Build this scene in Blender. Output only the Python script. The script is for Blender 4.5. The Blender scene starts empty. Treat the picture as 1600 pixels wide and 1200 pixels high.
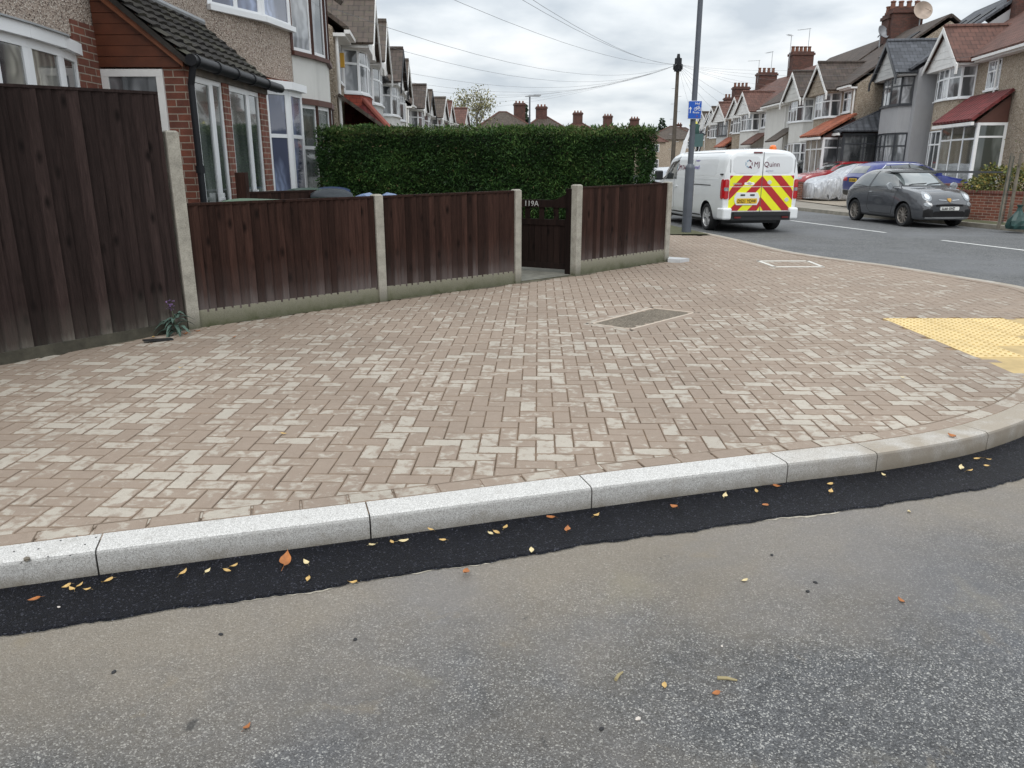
import bpy, bmesh, math, random
import numpy as np
from mathutils import Vector, Matrix
from mathutils.bvhtree import BVHTree
random.seed(7); rng = np.random.default_rng(7)
S = bpy.context.scene; COL = S.collection
R = math.radians
# ------------------------------------------------------------------ camera, world, sun
CAMH = 1.6; PITCH = math.atan(344/1200)
cam = bpy.data.objects.new('camera', bpy.data.cameras.new('camera')); COL.objects.link(cam)
cam.location = (0, 0, CAMH); cam.rotation_euler = (math.pi/2-PITCH, 0, 0)
cam.data.sensor_width = 36; cam.data.lens = 27.0; cam.data.clip_end = 2000; cam.data.clip_start = .05
S.camera = cam
S.view_settings.view_transform = 'Standard'; S.view_settings.look = 'None'
S.view_settings.exposure = 0.34; S.view_settings.gamma = 1
W = bpy.data.worlds.new("World"); S.world = W; W.use_nodes = True
nt = W.node_tree; N = nt.nodes; L = nt.links; N.clear()
def nd(t, **k):
    n = N.new(t)
    for a, b in k.items(): setattr(n, a, b)
    return n
out = nd('ShaderNodeOutputWorld'); bg = nd('ShaderNodeBackground'); L.new(bg.outputs[0], out.inputs[0])
sky = nd('ShaderNodeTexSky', sky_type='NISHITA', sun_disc=False, sun_elevation=R(48), sun_rotation=R(200), air_density=1, dust_density=2)
skm = nd('ShaderNodeVectorMath', operation='SCALE'); L.new(sky.outputs[0], skm.inputs[0]); skm.inputs['Scale'].default_value = .08
tc = nd('ShaderNodeTexCoord'); sp = nd('ShaderNodeSeparateXYZ'); L.new(tc.outputs['Generated'], sp.inputs[0])
zc = nd('ShaderNodeMath', operation='MAXIMUM'); L.new(sp.outputs['Z'], zc.inputs[0]); zc.inputs[1].default_value = 0
za = nd('ShaderNodeMath', operation='ADD'); L.new(zc.outputs[0], za.inputs[0]); za.inputs[1].default_value = .22
dv = nd('ShaderNodeVectorMath', operation='DIVIDE'); cb = nd('ShaderNodeCombineXYZ')
for i in range(3): L.new(za.outputs[0], cb.inputs[i])
L.new(tc.outputs['Generated'], dv.inputs[0]); L.new(cb.outputs[0], dv.inputs[1])
n1 = nd('ShaderNodeTexNoise'); L.new(dv.outputs[0], n1.inputs['Vector']); n1.inputs['Scale'].default_value = 2.3; n1.inputs['Detail'].default_value = 6; n1.inputs['Roughness'].default_value = .5; n1.inputs['Distortion'].default_value = .1
r1 = nd('ShaderNodeValToRGB'); L.new(n1.outputs['Fac'], r1.inputs[0])
e = r1.color_ramp.elements; e[0].position = .33; e[0].color = (.50, .55, .60, 1); e[1].position = .68; e[1].color = (.86, .875, .885, 1)
m_ = r1.color_ramp.elements.new(.50); m_.color = (.685, .725, .755, 1)
# overcast skies are brighter towards the zenith
br = nd('ShaderNodeMapRange'); L.new(sp.outputs['Z'], br.inputs['Value'])
br.inputs['From Min'].default_value = .12; br.inputs['From Max'].default_value = .9; br.inputs['To Min'].default_value = 1.0; br.inputs['To Max'].default_value = 1.9
cs = nd('ShaderNodeVectorMath', operation='SCALE'); L.new(r1.outputs[0], cs.inputs[0]); L.new(br.outputs[0], cs.inputs['Scale'])
mx = nd('ShaderNodeMixRGB'); mx.inputs[0].default_value = .93; L.new(skm.outputs[0], mx.inputs[1]); L.new(cs.outputs[0], mx.inputs[2])
L.new(mx.outputs[0], bg.inputs[0]); bg.inputs[1].default_value = 1.0
sun = bpy.data.objects.new('sun', bpy.data.lights.new('sun', 'SUN')); COL.objects.link(sun)
sun.data.energy = 0.9; sun.data.angle = R(25); sun.data.color = (1, .97, .93); sun.rotation_euler = (R(40), R(8), R(-15))

# ------------------------------------------------------------------ materials
def newmat(name):
    m = bpy.data.materials.new(name); m.use_nodes = True
    return m, m.node_tree, m.node_tree.nodes['Principled BSDF']
def nn(t, typ, ins=None, **k):
    n = t.nodes.new(typ)
    for a, b in k.items(): setattr(n, a, b)
    for a, b in (ins or {}).items():
        if hasattr(b, 'is_output') or isinstance(b, bpy.types.NodeSocket): t.links.new(b, n.inputs[a])
        else: n.inputs[a].default_value = b
    return n
def c4(c): return (c[0], c[1], c[2], 1)
def ramp(t, fac, stops):
    r = t.nodes.new('ShaderNodeValToRGB'); t.links.new(fac, r.inputs[0]); e = r.color_ramp.elements
    while len(e) < len(stops): e.new(.5)
    for i, (p, c) in enumerate(stops):
        e[i].position = p; e[i].color = c4(c) if not isinstance(c, (int, float)) else (c, c, c, 1)
    return r.outputs[0]
def mix(t, f, a, b, mode='MIX'):
    n = t.nodes.new('ShaderNodeMixRGB'); n.blend_type = mode
    for i, x in enumerate((f, a, b)):
        if isinstance(x, bpy.types.NodeSocket): t.links.new(x, n.inputs[i])
        else: n.inputs[i].default_value = x if i == 0 else c4(x)
    return n.outputs[0]
def coords(t, kind='Object', scale=(1, 1, 1)):
    tc = t.nodes.new('ShaderNodeTexCoord'); mp = nn(t, 'ShaderNodeMapping', {'Vector': tc.outputs[kind], 'Scale': scale}); return mp.outputs[0]
def noise(t, vec, scale, detail=4, rough=.55, dist=0):
    return nn(t, 'ShaderNodeTexNoise', {'Vector': vec, 'Scale': scale, 'Detail': detail, 'Roughness': rough, 'Distortion': dist}).outputs['Fac']
def bump(t, b, h, strength=.3, dist=.01):
    n = nn(t, 'ShaderNodeBump', {'Height': h, 'Strength': strength, 'Distance': dist}); t.links.new(n.outputs[0], b.inputs['Normal'])
def M(name, c, rough=.6, var=.12, scale=3, bmp=.0, bs=60, metal=0, coat=0, spec=.5):
    m, t, b = newmat(name); v = coords(t)
    f = noise(t, v, scale, 6)
    col = mix(t, ramp(t, f, [(.3, 0.), (.7, 1.)]), [x*(1-var) for x in c], [min(1, x*(1+var)) for x in c])
    t.links.new(col, b.inputs['Base Color'])
    rr = nn(t, 'ShaderNodeMapRange', {'Value': f, 'To Min': max(0.02, rough-.06), 'To Max': min(1, rough+.06)})
    t.links.new(rr.outputs[0], b.inputs['Roughness']); b.inputs['Metallic'].default_value = metal
    b.inputs['Coat Weight'].default_value = coat; b.inputs['Coat Roughness'].default_value = .04
    b.inputs['Specular IOR Level'].default_value = spec
    if bmp: bump(t, b, noise(t, v, bs, 3), bmp, .01)
    return m
def M_brick(name, c1, c2, mortar, w=.225, h=.075, kind='UV'):
    m, t, b = newmat(name); v = coords(t, kind)
    br = nn(t, 'ShaderNodeTexBrick', {'Vector': v, 'Color1': c4(c1), 'Color2': c4(c2), 'Mortar': c4(mortar), 'Scale': 1, 'Mortar Size': .006, 'Mortar Smooth': .2, 'Bias': 0, 'Brick Width': w, 'Row Height': h})
    f = noise(t, v, 9, 6); f2 = noise(t, v, 1.2, 3)
    col = mix(t, .55, br.outputs['Color'], ramp(t, f, [(.25, .45), (.75, 1.3)]), 'MULTIPLY')
    col = mix(t, .35, col, ramp(t, f2, [(.3, .6), (.7, 1.2)]), 'MULTIPLY')
    t.links.new(col, b.inputs['Base Color']); b.inputs['Roughness'].default_value = .85
    hh = nn(t, 'ShaderNodeMath', {0: br.outputs['Fac'], 1: -1.0}, operation='MULTIPLY'); h2 = nn(t, 'ShaderNodeMath', {0: hh.outputs[0], 1: noise(t, v, 60, 3)}, operation='ADD')
    bump(t, b, h2.outputs[0], .5, .008); return m
def M_tile(name, c, w=.3, h=.3, var=.3, moss=None):
    m, t, b = newmat(name); v = coords(t, 'UV')
    br = nn(t, 'ShaderNodeTexBrick', {'Vector': v, 'Color1': c4([x*(1+var) for x in c]), 'Color2': c4([x*(1-var) for x in c]), 'Mortar': c4([x*.4 for x in c]), 'Scale': 1, 'Mortar Size': .012, 'Mortar Smooth': .3, 'Brick Width': w, 'Row Height': h})
    f = noise(t, v, 1.7, 6, .6)
    col = mix(t, .6, br.outputs['Color'], ramp(t, f, [(.28, .5), (.72, 1.35)]), 'MULTIPLY')
    if moss: col = mix(t, ramp(t, noise(t, v, 6, 6, .7), [(.52, 0.), (.68, .6)]), col, moss)
    t.links.new(col, b.inputs['Base Color']); b.inputs['Roughness'].default_value = .8
    sx = nn(t, 'ShaderNodeSeparateXYZ', {0: v}); fr = nn(t, 'ShaderNodeMath', {0: sx.outputs['Y'], 1: h}, operation='DIVIDE'); fr2 = nn(t, 'ShaderNodeMath', {0: fr.outputs[0]}, operation='FRACT')
    ne = nn(t, 'ShaderNodeMath', {0: fr2.outputs[0], 1: -1.0}, operation='MULTIPLY')
    wv = nn(t, 'ShaderNodeMath', {0: sx.outputs['X'], 1: 2*math.pi/w}, operation='MULTIPLY'); sn = nn(t, 'ShaderNodeMath', {0: wv.outputs[0]}, operation='SINE')
    s2 = nn(t, 'ShaderNodeMath', {0: sn.outputs[0], 1: .35}, operation='MULTIPLY'); ad = nn(t, 'ShaderNodeMath', {0: ne.outputs[0], 1: s2.outputs[0]}, operation='ADD')
    bump(t, b, ad.outputs[0], 1.0, .05); return m
def M_pebble(name, c, dark, light, scale=55):
    m, t, b = newmat(name); v = coords(t, 'Object')
    vo = nn(t, 'ShaderNodeTexVoronoi', {'Vector': v, 'Scale': scale, 'Randomness': 1}); sx = nn(t, 'ShaderNodeSeparateColor', {0: vo.outputs['Color']})
    col = ramp(t, sx.outputs[0], [(0, dark), (.25, c), (.6, c), (.95, light)])
    col = mix(t, .5, col, ramp(t, noise(t, v, .9, 6, .65), [(.3, .72), (.7, 1.12)]), 'MULTIPLY')
    t.links.new(col, b.inputs['Base Color']); b.inputs['Roughness'].default_value = .95
    bump(t, b, vo.outputs['Distance'], 1.0, .02); return m
def M_render(name, c):
    m, t, b = newmat(name); v = coords(t, 'Object')
    f = noise(t, v, .8, 6, .65); st = noise(t, coords(t, 'Object', (3, 3, .35)), 1.5, 5, .6)
    col = mix(t, ramp(t, f, [(.3, 0.), (.7, 1.)]), [x*.86 for x in c], c)
    col = mix(t, ramp(t, st, [(.52, 0.), (.75, .35)]), col, [x*.6 for x in c])
    t.links.new(col, b.inputs['Base Color']); b.inputs['Roughness'].default_value = .9
    bump(t, b, noise(t, v, 40, 4), .5, .01); return m
def M_pane(name, curtain, dark, freq=18, gloss=.06):
    m, t, b = newmat(name); v = coords(t, 'UV')
    sx = nn(t, 'ShaderNodeSeparateXYZ', {0: v}); nz = noise(t, v, 1.2, 3)
    a = nn(t, 'ShaderNodeMath', {0: sx.outputs['X'], 1: nz}, operation='ADD'); a2 = nn(t, 'ShaderNodeMath', {0: a.outputs[0], 1: freq*6.28/4}, operation='MULTIPLY'); s = nn(t, 'ShaderNodeMath', {0: a2.outputs[0]}, operation='SINE')
    f = nn(t, 'ShaderNodeMapRange', {'Value': s.outputs[0], 'From Min': -1.0, 'From Max': 1.0})
    col = mix(t, f.outputs[0], [x*.6 for x in curtain], curtain)
    col = mix(t, ramp(t, noise(t, coords(t, 'UV', (1, .25, 1)), 1.6, 3), [(.42, 0.), (.55, 1.)]), col, dark)
    t.links.new(col, b.inputs['Base Color']); b.inputs['Roughness'].default_value = gloss; b.inputs['Specular IOR Level'].default_value = .9
    b.inputs['Coat Weight'].default_value = .8; b.inputs['Coat Roughness'].default_value = .02
    return m
def M_wood(name, c, pale, zfade):
    m, t, b = newmat(name); v = coords(t, 'Object', (14, 14, .9)); vo = coords(t, 'Object')
    at = nn(t, 'ShaderNodeAttribute', attribute_name='rnd')
    off = nn(t, 'ShaderNodeVectorMath', {0: v, 1: at.outputs['Color']}, operation='MULTIPLY_ADD'); off.inputs[2].default_value = (0, 0, 0)
    sc = nn(t, 'ShaderNodeVectorMath', {0: at.outputs['Color']}, operation='SCALE'); sc.inputs['Scale'].default_value = 37
    vv = nn(t, 'ShaderNodeVectorMath', {0: v, 1: sc.outputs[0]}, operation='ADD').outputs[0]
    g = noise(t, vv, 1.5, 8, .65, .6); g2 = noise(t, vv, 9, 3, .6)
    base = mix(t, ramp(t, g, [(.3, 0.), (.7, 1.)]), [x*.55 for x in c], [x*1.45 for x in c])
    base = mix(t, .5, base, ramp(t, g2, [(.3, .6), (.7, 1.4)]), 'MULTIPLY')
    br = ramp(t, at.outputs['Fac'], [(0, .62), (1, 1.45)]); base = mix(t, 1., base, br, 'MULTIPLY')
    # knots
    vk = nn(t, 'ShaderNodeVectorMath', {0: coords(t, 'Object', (8, 8, 3.4)), 1: sc.outputs[0]}, operation='ADD').outputs[0]
    kn = nn(t, 'ShaderNodeTexVoronoi', {'Vector': vk, 'Scale': 1.0}); base = mix(t, ramp(t, kn.outputs['Distance'], [(.06, .9), (.24, 0.)]), base, [x*.2 for x in c])
    # weathering at the feet of the boards
    sx = nn(t, 'ShaderNodeSeparateXYZ', {0: vo}); zz = nn(t, 'ShaderNodeMath', {0: g, 1: .35}, operation='MULTIPLY'); z2 = nn(t, 'ShaderNodeMath', {0: sx.outputs['Z'], 1: zz.outputs[0]}, operation='ADD')
    wf = ramp(t, nn(t, 'ShaderNodeMapRange', {'Value': z2.outputs[0], 'From Min': zfade, 'From Max': zfade+.4}).outputs[0], [(0, .95), (.2, .6), (.4, .22), (1, 0.)])
    wf = nn(t, 'ShaderNodeMath', {0: wf, 1: ramp(t, at.outputs['Fac'], [(0, .15), (1, 1.)])}, operation='MULTIPLY').outputs[0]; base = mix(t, wf, base, pale)
    t.links.new(base, b.inputs['Base Color']); b.inputs['Roughness'].default_value = .8; b.inputs['Specular IOR Level'].default_value = .12
    bump(t, b, g2, .5, .004); return m
def M_concrete(name, c, moss=.0):
    m, t, b = newmat(name); v = coords(t)
    f = noise(t, v, 7, 8, .65); sp_ = noise(t, v, 120, 2)
    col = mix(t, ramp(t, f, [(.3, 0.), (.7, 1.)]), [x*.62 for x in c], [x*1.15 for x in c])
    col = mix(t, .5, col, ramp(t, sp_, [(.3, .55), (.6, 1.2)]), 'MULTIPLY')
    if moss: 
        sx = nn(t, 'ShaderNodeSeparateXYZ', {0: v}); z = nn(t, 'ShaderNodeMath', {0: f, 1: -.30}, operation='MULTIPLY'); z2 = nn(t, 'ShaderNodeMath', {0: sx.outputs['Z'], 1: z.outputs[0]}, operation='ADD')
        mf = nn(t, 'ShaderNodeMapRange', {'Value': z2.outputs[0], 'From Min': -.05, 'From Max': moss*.75, 'To Min': .95, 'To Max': 0.})
        col = mix(t, mf.outputs[0], col, (.055, .06, .025))
    t.links.new(col, b.inputs['Base Color']); b.inputs['Roughness'].default_value = .92; bump(t, b, f, .4, .01); return m
def M_attr(name, cols, rough=.7, extra=None, spec=.4):
    m, t, b = newmat(name); at = nn(t, 'ShaderNodeAttribute', attribute_name='rnd')
    col = ramp(t, at.outputs['Fac'], cols)
    if extra: col = mix(t, .6, col, ramp(t, noise(t, coords(t), extra, 4), [(.3, .45), (.7, 1.45)]), 'MULTIPLY')
    t.links.new(col, b.inputs['Base Color']); b.inputs['Roughness'].default_value = rough; b.inputs['Specular IOR Level'].default_value = spec
    return m
def M_asphalt(name, base, light, stones=150, lo=.62, stains=(), rough=.85, bs=.6, bd=.006, dust=None):
    m, t, b = newmat(name); v = coords(t)
    vo = nn(t, 'ShaderNodeTexVoronoi', {'Vector': v, 'Scale': stones}); sc = nn(t, 'ShaderNodeSeparateColor', {0: vo.outputs['Color']})
    vs = nn(t, 'ShaderNodeTexVoronoi', {'Vector': v, 'Scale': stones*.42}); sc2 = nn(t, 'ShaderNodeSeparateColor', {0: vs.outputs['Color']})
    col = ramp(t, sc.outputs[0], [(0, [x*.55 for x in base]), (.5, base), (lo+.2, [x*1.35 for x in base]), (.98, light)])
    s2 = nn(t, 'ShaderNodeMath', {0: sc2.outputs[1], 1: .97}, operation='GREATER_THAN'); d2 = nn(t, 'ShaderNodeMath', {0: vs.outputs['Distance'], 1: .38}, operation='LESS_THAN')
    f2 = nn(t, 'ShaderNodeMath', {0: s2.outputs[0], 1: d2.outputs[0]}, operation='MULTIPLY')
    col = mix(t, f2.outputs[0], col, light)
    col = mix(t, .5, col, ramp(t, noise(t, v, 2.2, 8, .65), [(.3, .65), (.7, 1.3)]), 'MULTIPLY')
    col = mix(t, .55, col, ramp(t, noise(t, v, 17, 6, .7), [(.33, .62), (.67, 1.35)]), 'MULTIPLY')
    if dust:
        sx = nn(t, 'ShaderNodeSeparateXYZ', {0: v}); a1 = nn(t, 'ShaderNodeMath', {0: sx.outputs['X'], 1: -.30}, operation='MULTIPLY'); a2 = nn(t, 'ShaderNodeMath', {0: a1.outputs[0], 1: sx.outputs['Y']}, operation='ADD')
        a3 = nn(t, 'ShaderNodeMath', {0: noise(t, v, 1.3, 6, .6), 1: 1.3}, operation='MULTIPLY'); a4 = nn(t, 'ShaderNodeMath', {0: a2.outputs[0], 1: a3.outputs[0]}, operation='ADD')
        dm = nn(t, 'ShaderNodeMapRange', {'Value': a4.outputs[0], 'From Min': 2.62, 'From Max': 3.35, 'To Min': 0., 'To Max': .66}); col = mix(t, dm.outputs[0], col, dust); col = mix(t, .45, col, ramp(t, noise(t, v, 90, 3, .7), [(.3, .6), (.7, 1.4)]), 'MULTIPLY')
    for (sc_, lo_, hi_, cc, am, dd) in stains:
        f = noise(t, nn(t, 'ShaderNodeVectorMath', {0: v, 1: (dd, dd*2, 0)}, operation='ADD').outputs[0], sc_, 7, .6, .4)
        col = mix(t, ramp(t, f, [(lo_, 0.), (hi_, am)]), col, cc)
    t.links.new(col, b.inputs['Base Color']); b.inputs['Roughness'].default_value = rough; b.inputs['Specular IOR Level'].default_value = .35
    ht = nn(t, 'ShaderNodeMath', {0: vo.outputs['Distance'], 1: -1.}, operation='MULTIPLY')
    bump(t, b, ht.outputs[0], bs, bd); return m
def M_paver(edge=0.):
    m, t, b = newmat('paver'); v = coords(t); at = nn(t, 'ShaderNodeAttribute', attribute_name='rnd')
    sc = nn(t, 'ShaderNodeVectorMath', {0: at.outputs['Color']}, operation='SCALE'); sc.inputs['Scale'].default_value = 31
    vv = nn(t, 'ShaderNodeVectorMath', {0: v, 1: sc.outputs[0]}, operation='ADD').outputs[0]
    f = noise(t, vv, 15, 6, .6, .4)
    ad = nn(t, 'ShaderNodeMath', {0: at.outputs['Fac'], 1: .34}, operation='MULTIPLY'); f2 = nn(t, 'ShaderNodeMath', {0: f, 1: ad.outputs[0]}, operation='ADD')
    big = noise(t, v, .45, 4); bm = nn(t, 'ShaderNodeMath', {0: big, 1: .38}, operation='MULTIPLY'); f3 = nn(t, 'ShaderNodeMath', {0: f2.outputs[0], 1: bm.outputs[0]}, operation='ADD')
    sy = nn(t, 'ShaderNodeSeparateXYZ', {0: v}); wy = nn(t, 'ShaderNodeMapRange', {'Value': sy.outputs['Y'], 'From Min': 3.5, 'From Max': 11.0, 'To Min': .02, 'To Max': -.17}); f4 = nn(t, 'ShaderNodeMath', {0: f3.outputs[0], 1: wy.outputs[0]}, operation='ADD')
    pale = ramp(t, f4.outputs[0], [(.825+edge, 0.), (.965+edge, .92)])
    fine = noise(t, v, 240, 2)
    brown = mix(t, noise(t, v, 25, 5), (.262, .205, .160), (.335, .27, .218))
    pl = mix(t, noise(t, v, 30, 4), (.385, .345, .29), (.50, .46, .395))
    col = mix(t, pale, brown, pl); col = mix(t, .35, col, ramp(t, fine, [(.3, .65), (.7, 1.35)]), 'MULTIPLY')
    col = mix(t, .55, col, ramp(t, noise(t, v, .7, 5, .6), [(.3, .72), (.7, 1.12)]), 'MULTIPLY')
    t.links.new(col, b.inputs['Base Color']); b.inputs['Roughness'].default_value = .88; b.inputs['Specular IOR Level'].default_value = .3
    bump(t, b, fine, .35, .003); return m
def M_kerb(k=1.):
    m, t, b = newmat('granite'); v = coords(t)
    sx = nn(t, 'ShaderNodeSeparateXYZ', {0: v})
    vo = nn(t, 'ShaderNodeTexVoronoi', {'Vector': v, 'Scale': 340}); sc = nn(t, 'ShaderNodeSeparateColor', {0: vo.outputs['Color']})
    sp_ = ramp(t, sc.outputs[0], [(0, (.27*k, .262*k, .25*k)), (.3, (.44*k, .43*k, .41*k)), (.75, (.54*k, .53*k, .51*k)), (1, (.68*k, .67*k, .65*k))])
    dirt = nn(t, 'ShaderNodeMapRange', {'Value': sx.outputs['X'], 'From Min': .8, 'From Max': 2.2}); dn = nn(t, 'ShaderNodeMath', {0: dirt.outputs[0], 1: noise(t, v, 5, 6)}, operation='MULTIPLY')
    col = mix(t, ramp(t, dn.outputs[0], [(.12, 0.), (.5, .85)]), sp_, (.27*k, .225*k, .17*k))
    n2 = noise(t, v, 9, 7, .7); col = mix(t, ramp(t, n2, [(.56, 0.), (.72, .45)]), col, (.25, .23, .2))
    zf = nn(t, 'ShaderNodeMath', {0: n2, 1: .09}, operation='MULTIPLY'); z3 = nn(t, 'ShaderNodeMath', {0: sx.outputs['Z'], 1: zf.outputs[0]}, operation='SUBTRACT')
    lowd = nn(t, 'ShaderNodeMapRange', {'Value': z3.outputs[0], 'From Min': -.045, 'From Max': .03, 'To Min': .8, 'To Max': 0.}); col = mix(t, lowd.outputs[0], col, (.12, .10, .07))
    t.links.new(col, b.inputs['Base Color']); b.inputs['Roughness'].default_value = .8
    bump(t, b, vo.outputs['Distance'], .4, .003); return m

BR_RED = M_brick('red brick', (.23, .075, .045), (.14, .05, .035), (.36, .31, .25))
BR_CH = M_brick('chimney brick', (.125, .048, .034), (.075, .034, .026), (.09, .07, .06))
PEB = M_pebble('pebbledash', (.36, .29, .22), (.10, .075, .055), (.62, .54, .45))
PEB2 = M_pebble('pebbledash pink', (.42, .335, .275), (.14, .10, .08), (.66, .58, .50), 60)
PEB3 = M_pebble('pebbledash brown', (.35, .285, .215), (.17, .135, .10), (.50, .43, .35), 30)
REN_W = M_render('white render', (.66, .65, .62)); REN_G = M_render('grey render', (.36, .36, .37)); REN_L = M_render('light grey render', (.52, .52, .51))
T_RB = M_tile('red brown tiles', (.115, .052, .038), .3, .27, .2); T_BR = M_tile('brown tiles', (.075, .055, .043), .3, .27, .2, moss=(.10, .095, .05)); T_DK = M_tile('dark brown tiles', (.06, .042, .034), moss=(.065, .06, .03))
T_GR = M_tile('slate tiles', (.075, .08, .092), .3, .25); T_OR = M_tile('orange tiles', (.30, .085, .04)); T_RD = M_tile('red tiles', (.15, .024, .024), .3, .3, .15)
UPVC = M('white upvc', (.80, .81, .82), .3, .03, 2); WHT = M('white paint', (.76, .75, .73), .5, .08, 4)
ANTH = M('anthracite frame', (.035, .038, .045), .4); BLK = M('black plastic', (.011, .012, .015), .5, .2, spec=.3); BRN = M('brown painted timber', (.09, .035, .025), .55)
P_NET = M_pane('net curtain pane', (.42, .43, .45), (.05, .055, .06)); P_DARK = M_pane('dark pane', (.10, .105, .11), (.025, .028, .03)); P_BLUE = M_pane('blue curtain pane', (.32, .38, .55), (.08, .09, .14), 26); P_GRN = M_pane('porch pane', (.16, .18, .17), (.04, .05, .045), 5)
W_RED = M('red stained boards', (.105, .030, .013), .45, .3, 6, .1, 20)
CONC = M_concrete('post concrete', (.36, .34, .29), .16); GRAV = M_concrete('gravel board concrete', (.36, .34, .27), .30); CONC2 = M_concrete('path concrete', (.19, .185, .155))
W_TALL = M_wood('tall fence timber', (.028, .0185, .017), (.25, .235, .20), .30); W_LOW = M_wood('low fence timber', (.030, .0150, .0115), (.13, .11, .105), .46); W_GATE = M_wood('shaded gate timber', (.015, .0085, .007), (.03, .028, .025), .2)  # gate wood is a darker copy; shading on the gate put into colour
LEAD = M('lead flashing', (.30, .31, .32), .5)
ALU = M('galvanised steel', (.38, .39, .40), .4, .1, 5, metal=.6); POST = M('grey painted steel', (.085, .095, .115), .42, .12, 3)
SKYL = M('skylight glass', (.45, .48, .5), .05, .1, spec=1)

# ------------------------------------------------------------------ mesh helpers
def tag(o, label=None, cat=None, group=None, kind=None):
    if label: o['label'] = label
    if cat: o['category'] = cat
    if group: o['group'] = group
    if kind: o['kind'] = kind
    return o
def empty(name, loc, rz, label, cat, group=None):
    o = bpy.data.objects.new(name, None); COL.objects.link(o); o.location = loc; o.rotation_euler = (0, 0, rz); o.empty_display_size = .1
    return tag(o, label, cat, group)
class MB:
    def __init__(s): s.v = []; s.f = []; s.m = []; s.r = []
    def add(s, vs, fs, mi=0, r=None):
        b = len(s.v); s.v += [tuple(v) for v in vs]
        r = random.random() if r is None else r
        for f in fs: s.f.append([b+i for i in f]); s.m.append(mi); s.r.append(r)
    def box(s, x0, x1, y0, y1, z0, z1, mi=0, r=None, T=None):
        vs = [(x, y, z) for z in (z0, z1) for y in (y0, y1) for x in (x0, x1)]
        if T is not None: vs = [T @ Vector(v) for v in vs]
        s.add(vs, [(0, 2, 3, 1), (4, 5, 7, 6), (0, 1, 5, 4), (2, 6, 7, 3), (0, 4, 6, 2), (1, 3, 7, 5)], mi, r)
    def seg(s, P, Q, z0, z1, a, b, mi=0, ext=0, r=None):
        """box along plan segment P->Q, from a to b along the left normal"""
        d = Vector((Q[0]-P[0], Q[1]-P[1])); l = d.length; d /= l; n = Vector((-d.y, d.x))
        p = Vector(P[:2])-d*ext; q = Vector(Q[:2])+d*ext
        c = [p+n*a, q+n*a, q+n*b, p+n*b]
        vs = [(k.x, k.y, z) for z in (z0, z1) for k in c]
        fs = [(0, 3, 2, 1), (4, 5, 6, 7), (0, 1, 5, 4), (1, 2, 6, 5), (2, 3, 7, 6), (3, 0, 4, 7)]
        if (b < a): fs = [f[::-1] for f in fs]
        s.add(vs, fs, mi, r)
    def prism(s, poly, z0, z1, mi=0, r=None):
        n = len(poly); vs = [(p[0], p[1], z0) for p in poly]+[(p[0], p[1], z1) for p in poly]
        s.add(vs, [tuple(range(n))[::-1], tuple(range(n, 2*n))]+[(i, (i+1) % n, n+(i+1) % n, n+i) for i in range(n)], mi, r)
    def tube(s, P, Q, r0, r1=None, n=8, mi=0, cap=True, r=None):
        r1 = r0 if r1 is None else r1; P = Vector(P); Q = Vector(Q); d = (Q-P).normalized()
        a = d.orthogonal().normalized(); b = d.cross(a)
        vs = [P+(a*math.cos(2*math.pi*i/n)+b*math.sin(2*math.pi*i/n))*r0 for i in range(n)]+[Q+(a*math.cos(2*math.pi*i/n)+b*math.sin(2*math.pi*i/n))*r1 for i in range(n)]
        fs = [(i, (i+1) % n, n+(i+1) % n, n+i) for i in range(n)]
        if cap: fs += [tuple(range(n))[::-1], tuple(range(n, 2*n))]
        s.add(vs, fs, mi, r)
    def slab(s, pts, th, mi=0):
        """thick plate from a planar 3-D polygon, thickened against its normal"""
        P = [Vector(p) for p in pts]; nr = (P[1]-P[0]).cross(P[2]-P[0]).normalized(); n = len(P)
        vs = P+[p-nr*th for p in P]
        s.add(vs, [tuple(range(n)), tuple(range(n, 2*n))[::-1]]+[(i, n+i, n+(i+1) % n, (i+1) % n) for i in range(n)], mi)
    def lathe(s, prof, c=(0, 0, 0), axis='Z', n=24, mi=0, r=None):
        vs = []
        for (rr, h) in prof:
            for i in range(n):
                a = 2*math.pi*i/n; x, y = rr*math.cos(a), rr*math.sin(a)
                p = (x, y, h) if axis == 'Z' else (x, h, y) if axis == 'Y' else (h, x, y)
                vs.append((p[0]+c[0], p[1]+c[1], p[2]+c[2]))
        fs = []
        for k in range(len(prof)-1):
            for i in range(n):
                j = (i+1) % n; q = (k*n+i, k*n+j, (k+1)*n+j, (k+1)*n+i); fs.append(q if axis != 'Y' else q[::-1])
        s.add(vs, fs, mi, r)
    def build(s, name, mats, parent=None, smooth=False, T=None):
        me = bpy.data.meshes.new(name); me.from_pydata(s.v, [], s.f)
        if not isinstance(mats, (list, tuple)): mats = [mats]
        for m in mats: me.materials.append(m)
        me.polygons.foreach_set('material_index', s.m)
        if T is not None: me.transform(T)
        finish(me, s.r, smooth)
        o = bpy.data.objects.new(name, me); COL.objects.link(o)
        if parent is not None: o.parent = parent
        return o
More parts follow.
